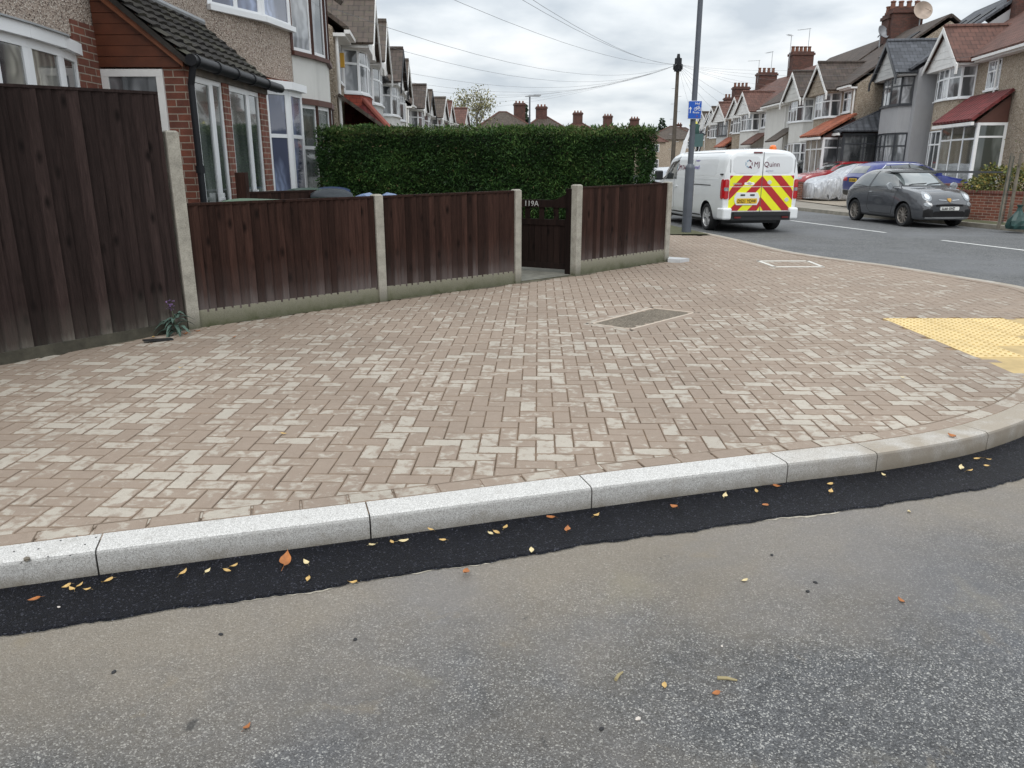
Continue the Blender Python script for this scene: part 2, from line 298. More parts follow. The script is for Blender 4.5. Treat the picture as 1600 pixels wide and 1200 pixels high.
def finish(me, rr=None, smooth=False):
    me.validate(clean_customdata=False); me.update()
    np_ = len(me.polygons); nl = len(me.loops)
    co = np.empty(len(me.vertices)*3); me.vertices.foreach_get('co', co); co = co.reshape(-1, 3)
    nr = np.empty(np_*3); me.polygons.foreach_get('normal', nr); nr = nr.reshape(-1, 3)
    lt = np.empty(np_, int); me.polygons.foreach_get('loop_total', lt); lv = np.empty(nl, int); me.loops.foreach_get('vertex_index', lv)
    t = np.stack([-nr[:, 1], nr[:, 0], np.zeros(np_)], 1); l = np.linalg.norm(t, axis=1); t[l < .05] = (1, 0, 0); t /= np.linalg.norm(t, axis=1)[:, None]
    b = np.cross(nr, t); fi = np.repeat(np.arange(np_), lt); c = co[lv]
    uv = np.stack([(c*t[fi]).sum(1), (c*b[fi]).sum(1)], 1)
    u = me.uv_layers.new(name='UVMap'); u.data.foreach_set('uv', uv.ravel().astype(np.float32))
    if rr is not None and len(rr) == np_:
        a = me.attributes.new('rnd', 'FLOAT', 'FACE'); a.data.foreach_set('value', np.array(rr, np.float32))
    if smooth:
        me.polygons.foreach_set('use_smooth', [True]*np_)
        if smooth is not True: me.set_sharp_from_angle(angle=R(smooth))
    me.update()
def pix(u, v, z=0.):
    """ground point seen at photo pixel (u, v) on the plane at height z"""
    x = (u-800)/1200; y = -(v-600)/1200; cp, sp_ = math.cos(PITCH), math.sin(PITCH)
    d = (x, cp+y*sp_, -sp_+y*cp); t = (z-CAMH)/d[2]; return (d[0]*t, d[1]*t, z)
def text_obj(name, s, size, mat, parent, loc, rot, ext=.003, sx=1.0, align='LEFT', shear=0, bold=0):
    cu = bpy.data.curves.new('t', 'FONT'); cu.body = s; cu.size = size; cu.extrude = ext; cu.align_x = align; cu.shear = shear; cu.offset = bold; cu.resolution_u = 2
    o = bpy.data.objects.new('t', cu); COL.objects.link(o); bpy.context.view_layer.update()
    me = bpy.data.meshes.new_from_object(o.evaluated_get(bpy.context.evaluated_depsgraph_get())); bpy.data.objects.remove(o)
    me.name = name; me.transform(Matrix.Diagonal((sx, 1, 1, 1))); me.materials.clear(); me.materials.append(mat)
    q = bpy.data.objects.new(name, me); COL.objects.link(q); q.parent = parent; q.matrix_local = Matrix.Translation(loc) @ rot
    return q

# ------------------------------------------------------------------ ground, road, pavement, kerb
def sheet(name, poly, z, mat, th=.0):
    mb = MB(); mb.add([(p[0], p[1], z) for p in poly], [tuple(range(len(poly)))]); o = mb.build(name, mat); o['kind'] = 'structure'; return o
ROAD = M_asphalt('old asphalt', (.112, .113, .115), (.42, .41, .385), 230, bs=.8, bd=.006, dust=(.325, .28, .222), stains=((.7, .46, .66, (.235, .205, .165), .5, 3), (.5, .50, .66, (.19, .195, .215), .38, 11), (1.6, .62, .72, (.28, .25, .18), .35, 27), (6, .675, .72, (.045, .045, .045), .7, 5), (3.1, .64, .70, (.27, .225, .16), .4, 41)))
ROADF = M_asphalt('smooth asphalt', (.112, .114, .115), (.2, .2, .2), 90, stains=((.25, .5, .62, (.155, .158, .165), .6, 3),))
TAR = M_asphalt('fresh tarmac', (.014, .016, .026), (.13, .135, .17), 190, .72, rough=.40, bs=1.0, bd=.045, stains=((7, .66, .7, (.10, .085, .06), .35, 4),))
GRASS = M('grass soil', (.075, .075, .035), .95, .4, 9, .6, 60); SOIL = M('garden soil', (.11, .095, .07), .95, .35, 4, .5, 50)
sheet('ground', [(-500, -300), (500, -300), (500, 700), (-500, 700)], -.03, SOIL)
sheet('road', [(-60, -20), (60, -20), (60, 3), (13.4, 12), (12.95, 16), (12.3, 19.5), (11.8, 22), (10.7, 25), (10.2, 28), (9.9, 35), (10.0, 50), (12, 70), (22, 110), (14, 112), (5, 78), (3.2, 60), (3.2, 45), (3.8, 32), (3.9, 27), (3.0, 19.6), (2.6, 10), (-60, 3)], 0, ROAD)
sheet('far_road', [(7.2, 9.5), (20, 7), (60, 3.2), (60, 3.3), (13.35, 12.1), (12.9, 16), (12.25, 19.5), (11.75, 22), (10.65, 25), (10.15, 28), (9.85, 35), (9.95, 50), (11.9, 70), (22, 110), (14, 111), (5, 77), (3.3, 60), (3.3, 45), (3.85, 32), (3.95, 27), (3.98, 20.2), (4.3, 18), (4.7, 15.1), (4.9, 13.7), (5.4, 12.3), (5.95, 11.9), (6.15, 10.7), (6.45, 9.6)], .004, ROADF)
def catmull(P, step):
    out_ = []
    for i in range(1, len(P)-2):
        p0, p1, p2, p3 = [np.array(P[k], float) for k in (i-1, i, i+1, i+2)]; n = max(2, int(np.linalg.norm(p2-p1)/step))
        for k in range(n):
            t = k/n; out_.append(.5*((2*p1)+(-p0+p2)*t+(2*p0-5*p1+4*p2-p3)*t*t+(-p0+3*p1-3*p2+p3)*t**3))
    return out_
KC = [(-6.5, 1.1), (-5, 1.62), (-3.6, 2.1), (-1.97, 2.65), (-.62, 3.06), (.38, 3.37), (1.42, 3.68), (2.05, 3.86), (2.73, 4.15), (3.45, 4.66), (4.2, 5.45), (5.0, 6.4), (5.75, 7.6), (6.25, 8.7), (6.42, 9.6), (6.09, 10.75), (5.75, 11.75), (5.3, 12.6), (4.9, 13.7), (4.72, 15.1), (4.5, 16.7), (4.1, 18.6), (3.95, 20.3), (3.9, 24), (3.85, 28), (3.8, 33)]
KL = catmull(KC, .1)
def arclen(P):
    s = [0]
    for a, b in zip(P, P[1:]): s.append(s[-1]+float(np.linalg.norm(b-a)))
    return s
KS = arclen(KL)
def kat(s, off=0.):
    s = max(0.01, min(KS[-1]-.01, s)); i = int(np.searchsorted(KS, s))-1; i = max(0, min(len(KL)-2, i)); t = (s-KS[i])/(KS[i+1]-KS[i])
    p = KL[i]*(1-t)+KL[i+1]*t; j = min(len(KL)-1, i+3); k = max(0, i-2); d = KL[j]-KL[k]; d /= np.linalg.norm(d); n = np.array([-d[1], d[0]])
    return p+n*off
def s_near(x, y): 
    q = np.array([x, y]); return KS[int(np.argmin([np.linalg.norm(p-q) for p in KL]))]
GRAN = [M_kerb(.72), M_kerb(1.12)]  # darker face, paler top finish; part of the light difference put into colour
prof = [(.16, -.1), (.16, .121), (.022, .121), (.010, .117), (.003, .109), (.0, .100), (.0, -.1)]
joints = [s_near(*p) for p in ((-1.62, 2.75), (-.62, 3.05), (.38, 3.37), (1.42, 3.67), (1.91, 3.8), (2.73, 4.15))]
js = [joints[0]-1.05*k for k in range(4, 0, -1)]+joints
while js[-1] < KS[-1]-1: js.append(js[-1]+.78)
kb = MB()
for a, b in zip(js, js[1:]):
    n = max(2, int((b-a)/.12)); rows = [[(*kat(a+.0035+(b-a-.007)*i/n, o), z) for (o, z) in prof] for i in range(n+1)]
    m = len(prof); vs = [p for r_ in rows for p in r_]
    fs = [(i*m+k, i*m+k+1, (i+1)*m+k+1, (i+1)*m+k) for i in range(n) for k in range(m-1)]+[tuple(range(m)), tuple(range(n*m, n*m+m))[::-1]]
    kb.add(vs, fs)
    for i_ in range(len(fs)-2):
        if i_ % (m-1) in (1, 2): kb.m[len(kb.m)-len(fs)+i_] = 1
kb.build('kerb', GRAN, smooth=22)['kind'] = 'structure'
# mortar line below the kerb joints
mb = MB(); P0 = [kat(s, .012) for s in np.arange(.1, KS[-1]-.1, .15)]; P1 = [kat(s, .15) for s in np.arange(.1, KS[-1]-.1, .15)]
for i in range(len(P0)-1): mb.add([(*P0[i], .098), (*P0[i+1], .098), (*P1[i+1], .098), (*P1[i], .098)], [(0, 1, 2, 3)])
mb.build('kerb_bedding', M('kerb mortar', (.10, .085, .065), .95, .3, 9))['kind'] = 'structure'
# fresh tarmac strip with a ragged edge
mb = MB(); ss = np.arange(.2, s_near(6.2, 8.6), .022); ph = rng.random(6)*9
rag = lambda s: .335+.010*math.sin(s*2.1+ph[0])+.007*math.sin(s*7.3+ph[1])+.005*math.sin(s*19+ph[2])+random.uniform(-.005, .005)
rows = []
for s in ss:
    w = rag(s); rows.append([(*kat(s, .004), .016), (*kat(s, -.03), .010+random.uniform(0, .003)), (*kat(s, -w+.04), .010), (*kat(s, -w+.01), .009+random.uniform(0, .003)), (*kat(s, -w), .001)])
vs = [p for r_ in rows for p in r_]; mb.add(vs, [(i*5+k, (i+1)*5+k, (i+1)*5+k+1, i*5+k+1)[::-1] for i in range(len(rows)-1) for k in range(4)])
o = mb.build('tarmac_strip', TAR); o['kind'] = 'structure'
mb = MB(); on = 0; dz_ = []
for i, s in enumerate(ss):
    w0 = -rows[i][4][0]; base_ = np.array(rows[i][4][:2]); nrm = np.array(kat(s, -1.))-np.array(kat(s, 0.)); f_ = max(0, math.sin(s*3.1)+math.sin(s*7.7+1)*.7+random.uniform(-.9, .5)-.35)*.010; dz_.append((base_-nrm*.006, base_+nrm*f_))
for i in range(len(dz_)-1): mb.add([(*dz_[i][0], .0022), (*dz_[i+1][0], .0022), (*dz_[i+1][1], .0022), (*dz_[i][1], .0022)], [(0, 3, 2, 1)])
mb.build('pale_joint_dust', M('pale grit', (.42, .38, .31), .95, .3, 30, .4, 200))['kind'] = 'structure'
# pavement bed + pavers
FL = [(-7.5, .6), (-5.4, 3.6), (-3.95, 5.74), (-3.03, 7.08), (-1.47, 8.56), (.05, 9.91), (.87, 10.62), (2.4, 12.22), (2.5, 12.4), (2.62, 17.1)]
bed = [tuple(kat(s, .05)) for s in np.arange(.05, s_near(4.45, 16.9), .3)]+FL[::-1]
sheet('pavement_base', bed, .109, M('jointing sand', (.25, .17, .105), .95, .35, 14, .5, 200))
bedp = np.array(bed)
def inside(x, y, P=bedp):
    c = False; j = len(P)-1
    for i in range(len(P)):
        if (P[i][1] > y) != (P[j][1] > y) and x < (P[j][0]-P[i][0])*(y-P[i][1])/(P[j][1]-P[i][1])+P[i][0]: c = not c
        j = i
    return c
KLa = np.array(KL); U = .1035
cover = [pix(925, 505, .12), pix(1020, 481, .12), pix(1085, 488, .12), pix(985, 514, .12)]
cover2 = [pix(1185, 408, .12), pix(1262, 408, .12), pix(1285, 417, .12), pix(1210, 417, .12)]
TX0, TY1 = 3.70, 7.55
def paver(mb, cx, cy, lx, ly, ang, top, r):
    j = .0016; h = .0036; ca, sa = math.cos(ang), math.sin(ang)
    def ring(dx, dy, z): return [(cx+ca*x-sa*y, cy+sa*x+ca*y, z) for x, y in ((-dx, -dy), (dx, -dy), (dx, dy), (-dx, dy))]
    a, b = lx/2-j, ly/2-j; c = random.uniform(-.0012, .0012)
    vs = ring(a-h, b-h, top+c)+ring(a, b, top-.004+c)+ring(a, b, .08)+ring(a-h-.007, b-h-.007, top+c)
    mb.add(vs, [(12, 13, 14, 15)], 0, r); n0 = len(mb.v)-16
    for i in range(4): mb.f.append([n0+k for k in (i, (i+1) % 4, 12+(i+1) % 4, 12+i)]); mb.m.append(2); mb.r.append(r)
    for f in [(4+i, 4+(i+1) % 4, (i+1) % 4, i) for i in range(4)]+[(8+i, 8+(i+1) % 4, 4+(i+1) % 4, 4+i) for i in range(4)]: mb.f.append([n0+k for k in f]); mb.m.append(1); mb.r.append(r)
pv = MB(); ANG = -R(1.9); ca, sa = math.cos(ANG), math.sin(ANG)
inpoly4 = lambda x, y, P: inside(x, y, P)
for i in range(-75, 85):
    for j in range(10, 175):
        k = (i-j) % 4
        if k == 0: lx, ly, cx, cy = 2, 1, i+1, j+.5
        elif k == 3: lx, ly, cx, cy = 1, 2, i+.5, j+1
        else: continue
        cx *= U; cy *= U; x = ca*cx-sa*cy; y = sa*cx+ca*cy
        if y > 17 or not inside(x, y): continue
        if np.min((KLa[:, 0]-x)**2+(KLa[:, 1]-y)**2) < .172**2: continue
        if inside(x, y, cover) or (x > TX0+.02 and 4.6 < y < TY1): continue
        paver(pv, x, y, lx*U, ly*U, ANG, .117, random.random())
s = .12
while s < s_near(4.45, 16.7):
    a = kat(s+.1, .213); b0 = kat(s, .213); b1 = kat(s+.205, .213); an = math.atan2(*(b1-b0)[::-1])
    paver(pv, a[0], a[1], .205, .104, an, .1215, random.random()*.9); s += .2065*1.02
SAND = M('joint sand', (.22, .165, .12), .95, .3, 7, .4, 200); PAV = M_paver(); pv.build('pavement', [PAV, SAND, M_paver(.13)])['kind'] = 'structure'
# infill under the border so no gap opens beside it
mb = MB(); ps = np.arange(.1, s_near(4.4, 16.8), .15)
A = [kat(s, .155) for s in ps]; B = [kat(s, .36) for s in ps]
for i in range(len(ps)-1): mb.add([(*A[i], .111), (*A[i+1], .111), (*B[i+1], .111), (*B[i], .111)], [(0, 1, 2, 3)], 0, .2)
mb.build('pavement_border_bed', PAV)['kind'] = 'structure'
mb = MB(); A = [kat(s, .2645) for s in ps]; B = [kat(s, .272) for s in ps]
for i in range(len(ps)-1): mb.add([(*A[i], .1198), (*A[i+1], .1198), (*B[i+1], .1198), (*B[i], .1198)], [(0, 1, 2, 3)])
mb.build('border_joint', SAND)['kind'] = 'structure'
# tactile paving: 400 mm buff slabs with blisters
TAC = M('buff tactile slab', (.66, .50, .24), .8, .12, 5, .2, 90); tm = MB()
_s = [kat(x, .17) for x in np.arange(s_near(3.75, 4.95), s_near(5.75, 7.6), .1)]; _s = [tuple(k) for k in _s if k[0] > TX0 and k[1] < TY1]
sheet('tactile_bed', [(TX0, TY1), (TX0, _s[0][1])]+_s+[(_s[-1][0], TY1)], .1155, M('buff slab edge', (.46, .34, .16), .85, .2, 6))
yk = TY1; 
for rr_ in range(6):
    for cc_ in range(7):
        x0 = TX0+cc_*.402; y1 = TY1-rr_*.402; x1 = x0+.395; y0 = y1-.395
        if np.min((KLa[:, 0]-x1)**2+(KLa[:, 1]-y0)**2) < .25**2 or not inside((x0+x1)/2, (y0+y1)/2) or not inside(x1, y0): continue
        tm.box(x0, x1, y0, y1, .08, .119, 0, random.random())
        for a in range(6):
            for b in range(6):
                cx = x0+.033+a*.0664; cy = y0+.033+b*.0664; n = 6
                v0 = [(cx+.0125*math.cos(t*math.pi/3), cy+.0125*math.sin(t*math.pi/3), .119) for t in range(n)]; v1 = [(cx+.009*math.cos(t*math.pi/3), cy+.009*math.sin(t*math.pi/3), .126) for t in range(n)]
                tm.add(v0+v1, [(t, (t+1) % n, n+(t+1) % n, n+t) for t in range(n)]+[tuple(range(n, 2*n))], 1)
tm.build('tactile_paving', [TAC, M('shaded blister', (.50, .36, .15), .85, .2, 9)])['kind'] = 'structure'  # darker blisters: the shading of the studs is put into their colour
# covers
cv = empty('inspection_cover', (0, 0, 0), 0, 'recessed grey tray cover set at an angle in the middle of the block paving', 'manhole cover')
mb = MB(); mb.add([(p[0], p[1], .114) for p in cover], [(0, 1, 2, 3)][::-1]); f = mb.build('infill', M_asphalt('tray infill', (.15, .125, .095), (.3, .26, .2), 160), cv)
c0 = Vector(np.mean(np.array(cover), 0)); rim = MB()
for a, b in zip(cover, cover[1:]+cover[:1]): rim.seg(b, a, .10, .1195, -.012, .012, ext=.01)
rim.build('frame', M('cover frame', (.50, .42, .34), .7), cv)
rim = MB()
for a, b in zip(cover, cover[1:]+cover[:1]): 
    rim.seg(b, a, .09, .118, -.085, -.016, ext=.05)
rim.build('surround', PAV, cv)
cv2 = empty('inspection_cover', (0, 0, 0), 0, 'far paved tray cover outlined by a thin white frame near the road edge', 'manhole cover'); rim = MB()
for a, b in zip(cover2, cover2[1:]+cover2[:1]): rim.seg(b, a, .10, .126, -.028, .028, ext=.02)
rim.build('frame', M('pale frame', (.62, .60, .55), .6), cv2)
# soil line at the foot of the fence
mb = MB()
for a, b in zip(FL[:7], FL[1:8]):
    A_2, B_2 = Vector(a), Vector(b); l_ = (B_2-A_2).length; d_ = (B_2-A_2)/l_; n_ = Vector((d_.y, -d_.x)); k_ = max(2, int(l_/.05)); w_ = [random.uniform(.045, .075)+.03*math.sin(i*.31+a[0]) for i in range(k_+1)]; w_[0] = w_[-1] = .06
    for i in range(k_):
        p0, p1 = A_2+d_*l_*i/k_, A_2+d_*l_*(i+1)/k_; e0_, e1_ = p0+n_*w_[i], p1+n_*w_[i+1]
        mb.add([(*(p0-n_*.1), .128), (*(p1-n_*.1), .128), (*e1_, .119), (*e0_, .119)], [(0, 3, 2, 1)])
mb.build('fence_foot_soil', M('mossy grit', (.095, .085, .055), .95, .5, 12, .8, 40))['kind'] = 'structure'
# garden ground
sheet('garden_ground', [(-5.4, 3.6), (-3.95, 5.76), (-3.03, 7.1), (-1.47, 8.58), (.05, 9.93), (.87, 10.64), (2.4, 12.24), (2.5, 12.4), (2.6, 30), (-3.4, 30), (-5, 30), (-5, 5)], .13, CONC2)
sheet('left_pavement', [(2.62, 17.1), (4.3, 17.1), (3.8, 20.3), (3.75, 28), (3.6, 33), (3.1, 45), (3.1, 60), (5, 78), (14, 112), (12, 112), (2.5, 78), (.9, 60), (1, 45), (2.2, 30), (2.62, 20)], .118, CONC2)
sheet('left_verge', [(3.0, 17.05), (4.33, 17.05), (3.9, 20.3), (3.85, 27), (3.3, 27), (3.2, 20)], .122, GRASS)
# lane dashes
DW = M('road line paint', (.62, .62, .60), .7, .2, 8)
def strip(name, pts, w, z, mat):
    mb = MB()
    for a, b in zip(pts, pts[1:]):
        d = Vector((b[0]-a[0], b[1]-a[1])).normalized(); n = Vector((-d.y, d.x))*w/2
        mb.add([(a[0]+n.x, a[1]+n.y, z), (a[0]-n.x, a[1]-n.y, z), (b[0]-n.x, b[1]-n.y, z), (b[0]+n.x, b[1]+n.y, z)], [(0, 1, 2, 3)])
    o = mb.build(name, mat); o['kind'] = 'structure'; return o
for (a, b) in (((8.14, 22.9), (9.0, 18.78)), ((9.32, 16.86), (10.3, 12.9)), ((7.5, 29), (7.75, 25.2)), ((7.1, 37), (7.3, 33)), ((6.9, 47), (7.0, 42))): strip('lane_marking', [a, b], .10, .009, DW)
YL = M('faded yellow line', (.34, .27, .10), .8, .3, 10)
strip('yellow_line', [tuple(kat(s, -.22)) for s in np.arange(s_near(5.6, 12), s_near(4.1, 18.6), .3)], .07, .009, YL)
strip('far_yellow_line', [(12.62, 16.6), (12.78, 15.6), (13.1, 12.5)], .08, .009, YL)
# far side: kerb, verge, pavement, driveways
FK = [(60, 3.3), (13.45, 12.0), (12.98, 16), (12.33, 19.5), (11.82, 22), (10.7, 25), (10.22, 28), (9.92, 35), (10.02, 50), (12, 70), (22, 110)]
mb = MB()
for a, b in zip(FK[1:], FK[2:]): mb.seg(b, a, -.05, .11, 0, .13, ext=.0)
KC2 = M('old kerb', (.26, .24, .20), .9, .25, 6, .3, 60); mb.build('far_kerb', KC2)['kind'] = 'structure'
off = lambda P, d: [(p[0]+d, p[1]+d*.12) for p in P]
sheet('grass_verge', off(FK[1:6], .1)+off(FK[1:6], 1.0)[::-1], .105, GRASS)
sheet('far_pavement', off(FK[1:], .1)+[(80, 110), (80, 12)], .10, M('far paving', (.25, .225, .19), .9, .2, 1.5, .2, 30))
sheet('driveways', [(14, 22.6), (12.0, 27), (11.9, 35), (12, 50), (14, 70), (24, 100), (36, 100), (36, 14), (16.5, 18)], .125, M('driveway paving', (.30, .255, .20), .9, .2, 2, .3, 40))
# ------------------------------------------------------------------ building helpers
def window(mf, mp, P, Q, z0, z1, cols=1, tr=None, fw=.055, mul=.05, depth=.07, out=.0, pi=0):
    """frame bars into mf, one pane quad into mp; outward is left of P->Q"""
    P = Vector(P[:2]); Q = Vector(Q[:2]); l = (Q-P).length; d = (Q-P)/l
    at = lambda s: P+d*s
    mf.seg(P, Q, z0, z0+fw, out-depth, out+.012); mf.seg(P, Q, z1-fw, z1, out-depth, out+.012)
    mf.seg(at(0), at(fw), z0+fw, z1-fw, out-depth, out+.01); mf.seg(at(l-fw), at(l), z0+fw, z1-fw, out-depth, out+.01)
    for c in range(1, cols): mf.seg(at(l*c/cols-mul/2), at(l*c/cols+mul/2), z0+fw, z1-fw, out-depth, out+.008)
    if tr: zt = z0+(z1-z0)*tr; mf.seg(at(fw), at(l-fw), zt-.03, zt+.03, out-depth, out+.006)
    mp.seg(at(.01), at(l-.01), z0+.01, z1-.01, out-.03, out-.006, pi)
def house_empty(P, ang, z0, label, cat='house', name='terraced_house', group=None): return empty(name, (P[0], P[1], z0), ang, label, cat, group)
def aerial(mb, x, y, z, h, s=1, a=0.3):
    mb.tube((x, y, z), (x, y, z+h), .022, n=5); c, si = math.cos(a), math.sin(a)
    mb.tube((x-.1*c, y-.1*si, z+h-.04), (x+.95*c*s, y+.95*si*s, z+h-.04), .014, n=4)
    for k in range(6):
        t = .08+k*.15; mb.tube((x+t*c*s+.18*si, y+t*si*s-.18*c, z+h-.04), (x+t*c*s-.18*si, y+t*si*s+.18*c, z+h-.04), .008, n=4)
def terrace(label, peak, deg, row, bs, wall, frame, roof, z0=0., gable=WHT, barge=WHT, low=None, pane=P_NET, pane2=None, porch=None, chim=True, skylights=0, pots=4, aer=(), width=5.25, gtr=.66, dz=0, sw=1.55):
    ang = R(90+deg) if row == 'R' else R(-90+deg)
    bx = bs*.775; c, s = math.cos(ang), math.sin(ang)
    ox = peak[0]-(c*bx-s*.85); oy = peak[1]-(s*bx+c*.85)
    H = house_empty((ox, oy), ang, z0, label, group='1930s terraced houses along the street')
    pane2 = pane2 or pane; hw = width/2; x0, x1 = (-2.625, 2.625)
    if width > 5.25: x0, x1 = (x0-(width-5.25), x1) if bs > 0 else (x0, x1+(width-5.25))
    bay = [(-1.45, 0), (-1.2, .42), (-.5, .6), (.5, .6), (1.2, .42), (1.45, 0)]; bay = [(p[0]+bx, p[1]) for p in bay]
    w = MB(); w.box(x0+.01, x1-.01, -7.6, 0, -.8, 4.85)
    for a, b in ((-.8, .8), (2.38, 3.48), (4.66, 4.86)):
        w.prism(bay+[(bx+1.45, -.05), (bx-1.45, -.05)][:0], a, b) if False else w.prism([p for p in bay][::-1], a, b, 0)
    w.add([(x0+.01, 0, 4.85), (x0+.01, -7.6, 4.85), (x0+.01, -3.8, 7.5)], [(0, 1, 2)][::-1]); w.add([(x1-.01, 0, 4.85), (x1-.01, -7.6, 4.85), (x1-.01, -3.8, 7.5)], [(0, 1, 2)])
    w.build('wall', wall, H)
    if low:
        lw = MB(); lw.seg(bay[0], bay[1], 2.36, 2.5, 0, .03); 
        for a, b in zip(bay, bay[1:]): lw.seg(a, b, 2.38, 3.44, 0.004, .03, ext=.01)
        lw.build('tile_hanging', low, H)
    for nm, za, zb in (('lower_bay_window', .82, 2.36), ('upper_bay_window', 3.5, 4.64)):
        f = MB(); p = MB()
        for k, (a, b) in enumerate(zip(bay, bay[1:])): window(f, p, a, b, za, zb, 1 if k != 2 else 2, gtr)
        f.seg(bay[0], bay[-1], zb-.02, zb+.0, -.01, 0); 
        for a, b in zip(bay, bay[1:]): f.seg(a, b, za-.05, za-.003, -.02, .07, ext=.015)
        fo = f.build(nm, frame, H); p.build('pane', pane if za > 2 else pane2, fo)
    f = MB(); p = MB(); dxx = -bs*sw
    window(f, p, (dxx-.5, 0), (dxx+.5, 0), 3.65, 4.62, 2, .62, out=.02); f.seg((dxx-.54, 0), (dxx+.54, 0), 3.58, 3.645, 0, .09)
    fo = f.build('small_window', frame, H); p.build('pane', pane, fo)
    # roof: main slopes, gable over the bay
    r = MB(); zf, zr = 4.80, 7.72
    r.slab([(x0, .32, zf), (x1, .32, zf), (x1, -3.8, zr), (x0, -3.8, zr)], .09); r.slab([(x1, -7.9, zf), (x0, -7.9, zf), (x0, -3.8, zr), (x1, -3.8, zr)], .09)
    r.tube((x0+.02, -3.8, zr-.01), (x1-.02, -3.8, zr-.01), .10, n=8)
    pk, ft = 6.16, 4.74; gw = 1.75
    r.slab([(bx-gw, .88, ft), (bx, .88, pk), (bx, -1.9, pk), (bx-gw, -.4, ft)][::-1], .07); r.slab([(bx, .88, pk), (bx+gw, .88, ft), (bx+gw, -.4, ft), (bx, -1.9, pk)][::-1], .07)
    r.tube((bx, .87, pk), (bx, -1.9, pk), .09, n=8)
    r.build('roof', roof, H)
    b = MB()
    for sg in (-1, 1):
        P = Vector((bx+sg*(gw+.04), .9, ft-.1)); Q = Vector((bx, .9, pk-.02)); th = Vector((0, 0, -.20))
        vs = [P, Q, Q+th, P+th]; vs = vs+[v-Vector((0, .04, 0)) for v in vs]; fs = [(0, 1, 2, 3), (7, 6, 5, 4), (0, 4, 5, 1), (3, 2, 6, 7), (0, 3, 7, 4)]
        if sg > 0: fs = [f[::-1] for f in fs]
        b.add(vs, [f[::-1] for f in fs]); b.box(P.x-.07, P.x+.07, .85, .905, ft-.46, ft-.1)
    b.build('bargeboard', barge, H)
    g = MB(); g.add([(bx-gw+.12, .72, ft), (bx+gw-.12, .72, ft), (bx, .72, pk-.15)], [(0, 1, 2)][::-1]); g.box(bx-gw+.1, bx+gw-.1, .02, .74, ft-.12, ft+.02)
    for k in range(5):
        zz = ft+.02+k*.24; hwid = (gw-.2)*(pk-.25-zz-.22)/(pk-.25-ft)
        if hwid > .1: g.box(bx-hwid, bx+hwid, .72, .735, zz+.012, zz+.23)
    g.build('gable', gable, H)
    gx0, gx1 = (x0, bx-gw-.1) if bs > 0 else (bx+gw+.1, x1)
    g = MB(); g.box(gx0, gx1, .28, .42, 4.70, 4.79); g.box(gx0, gx1, .0, .3, 4.64, 4.72); g.build('gutter', WHT if barge is WHT else BLK, H)
    g = MB(); xx = -bs*2.5; g.tube((xx, .07, 0), (xx, .07, 4.7), .04); g.build('drainpipe', WHT if barge is WHT else BLK, H)
    # doorway / porch
    dx = -bs*1.5
    if porch is None:
        f = MB(); p = MB(); window(f, p, (dx-.75, 0), (dx+.75, 0), .1, 2.35, 3, .8, out=.03); fo = f.build('door', frame, H); p.build('pane', P_DARK, fo)
    elif porch[0] == 'canopy':
        f = MB(); p = MB(); window(f, p, (dx-.75, 0), (dx+.75, 0), .1, 2.35, 3, .8, out=.03); fo = f.build('door', frame, H); p.build('pane', P_DARK, fo)
        q = MB(); q.slab([(dx-1.1, 1.1, 2.5), (dx+1.1, 1.1, 2.5), (dx+1.1, .02, 3.25), (dx-1.1, .02, 3.25)], .08); q.build('porch_roof', porch[1], H)
    else:
        _, rf, fr, gl, d, x_a, x_b = porch[:7]; hip = len(porch) > 7
        f = MB(); p = MB(); C = [(x_a, 0), (x_a, d), (x_b, d), (x_b, 0)]
        window(f, p, C[0], C[1], .35, 2.45, 2 if hip else 1, .78, .09); window(f, p, C[1], C[2], .1, 2.45, 3, .78, .09, .09); window(f, p, C[2], C[3], .35, 2.45, 1, .78, .09)
        fo = f.build('porch', fr, H); p.build('pane', gl, fo)
        q = MB(); q.prism([(x_a-.02, 0), (x_a-.02, d+.02), (x_b+.02, d+.02), (x_b+.02, 0)][::-1], -.3, .1); q.prism([(x_a+.1, 0), (x_a+.1, d-.1), (x_b-.1, d-.1), (x_b-.1, 0)][::-1], .1, 2.4); q.build('porch_base', M('porch core', (.06, .06, .06)), H)
        q = MB(); zt = 3.45; a_, b_ = x_a-.2, x_b+.2; hx = 1.2 if hip else .02
        q.slab([(a_, d+.25, 2.5), (b_, d+.25, 2.5), (b_-.02, .02, zt), (a_+hx, .02, zt)], .1)
        if hip: q.slab([(a_, .02, 2.5), (a_, d+.25, 2.5), (a_+hx, .02, zt)][::1], .08); q.tube((a_, d+.25, 2.5), (a_+hx, .02, zt), .07, n=6)
        q.m = q.m; q.build('porch_roof', rf, H)
        q = MB(); q.add([(x_a, d+.1, 2.44), (x_a, .02, 2.47 if hip else zt-.12), (x_a, .02, 2.44)], [(0, 1, 2)]); q.build('porch_gable', BRN, H); q = MB(); q.add([(x_b, d+.1, 2.44), (x_b, .02, zt-.12), (x_b, .02, 2.44)], [(0, 2, 1)]); q.build('porch_gable', BRN, H)
        q = MB(); q.box(a_, b_, d+.2, d+.3, 2.36, 2.47); q.build('porch_gutter', WHT, H)
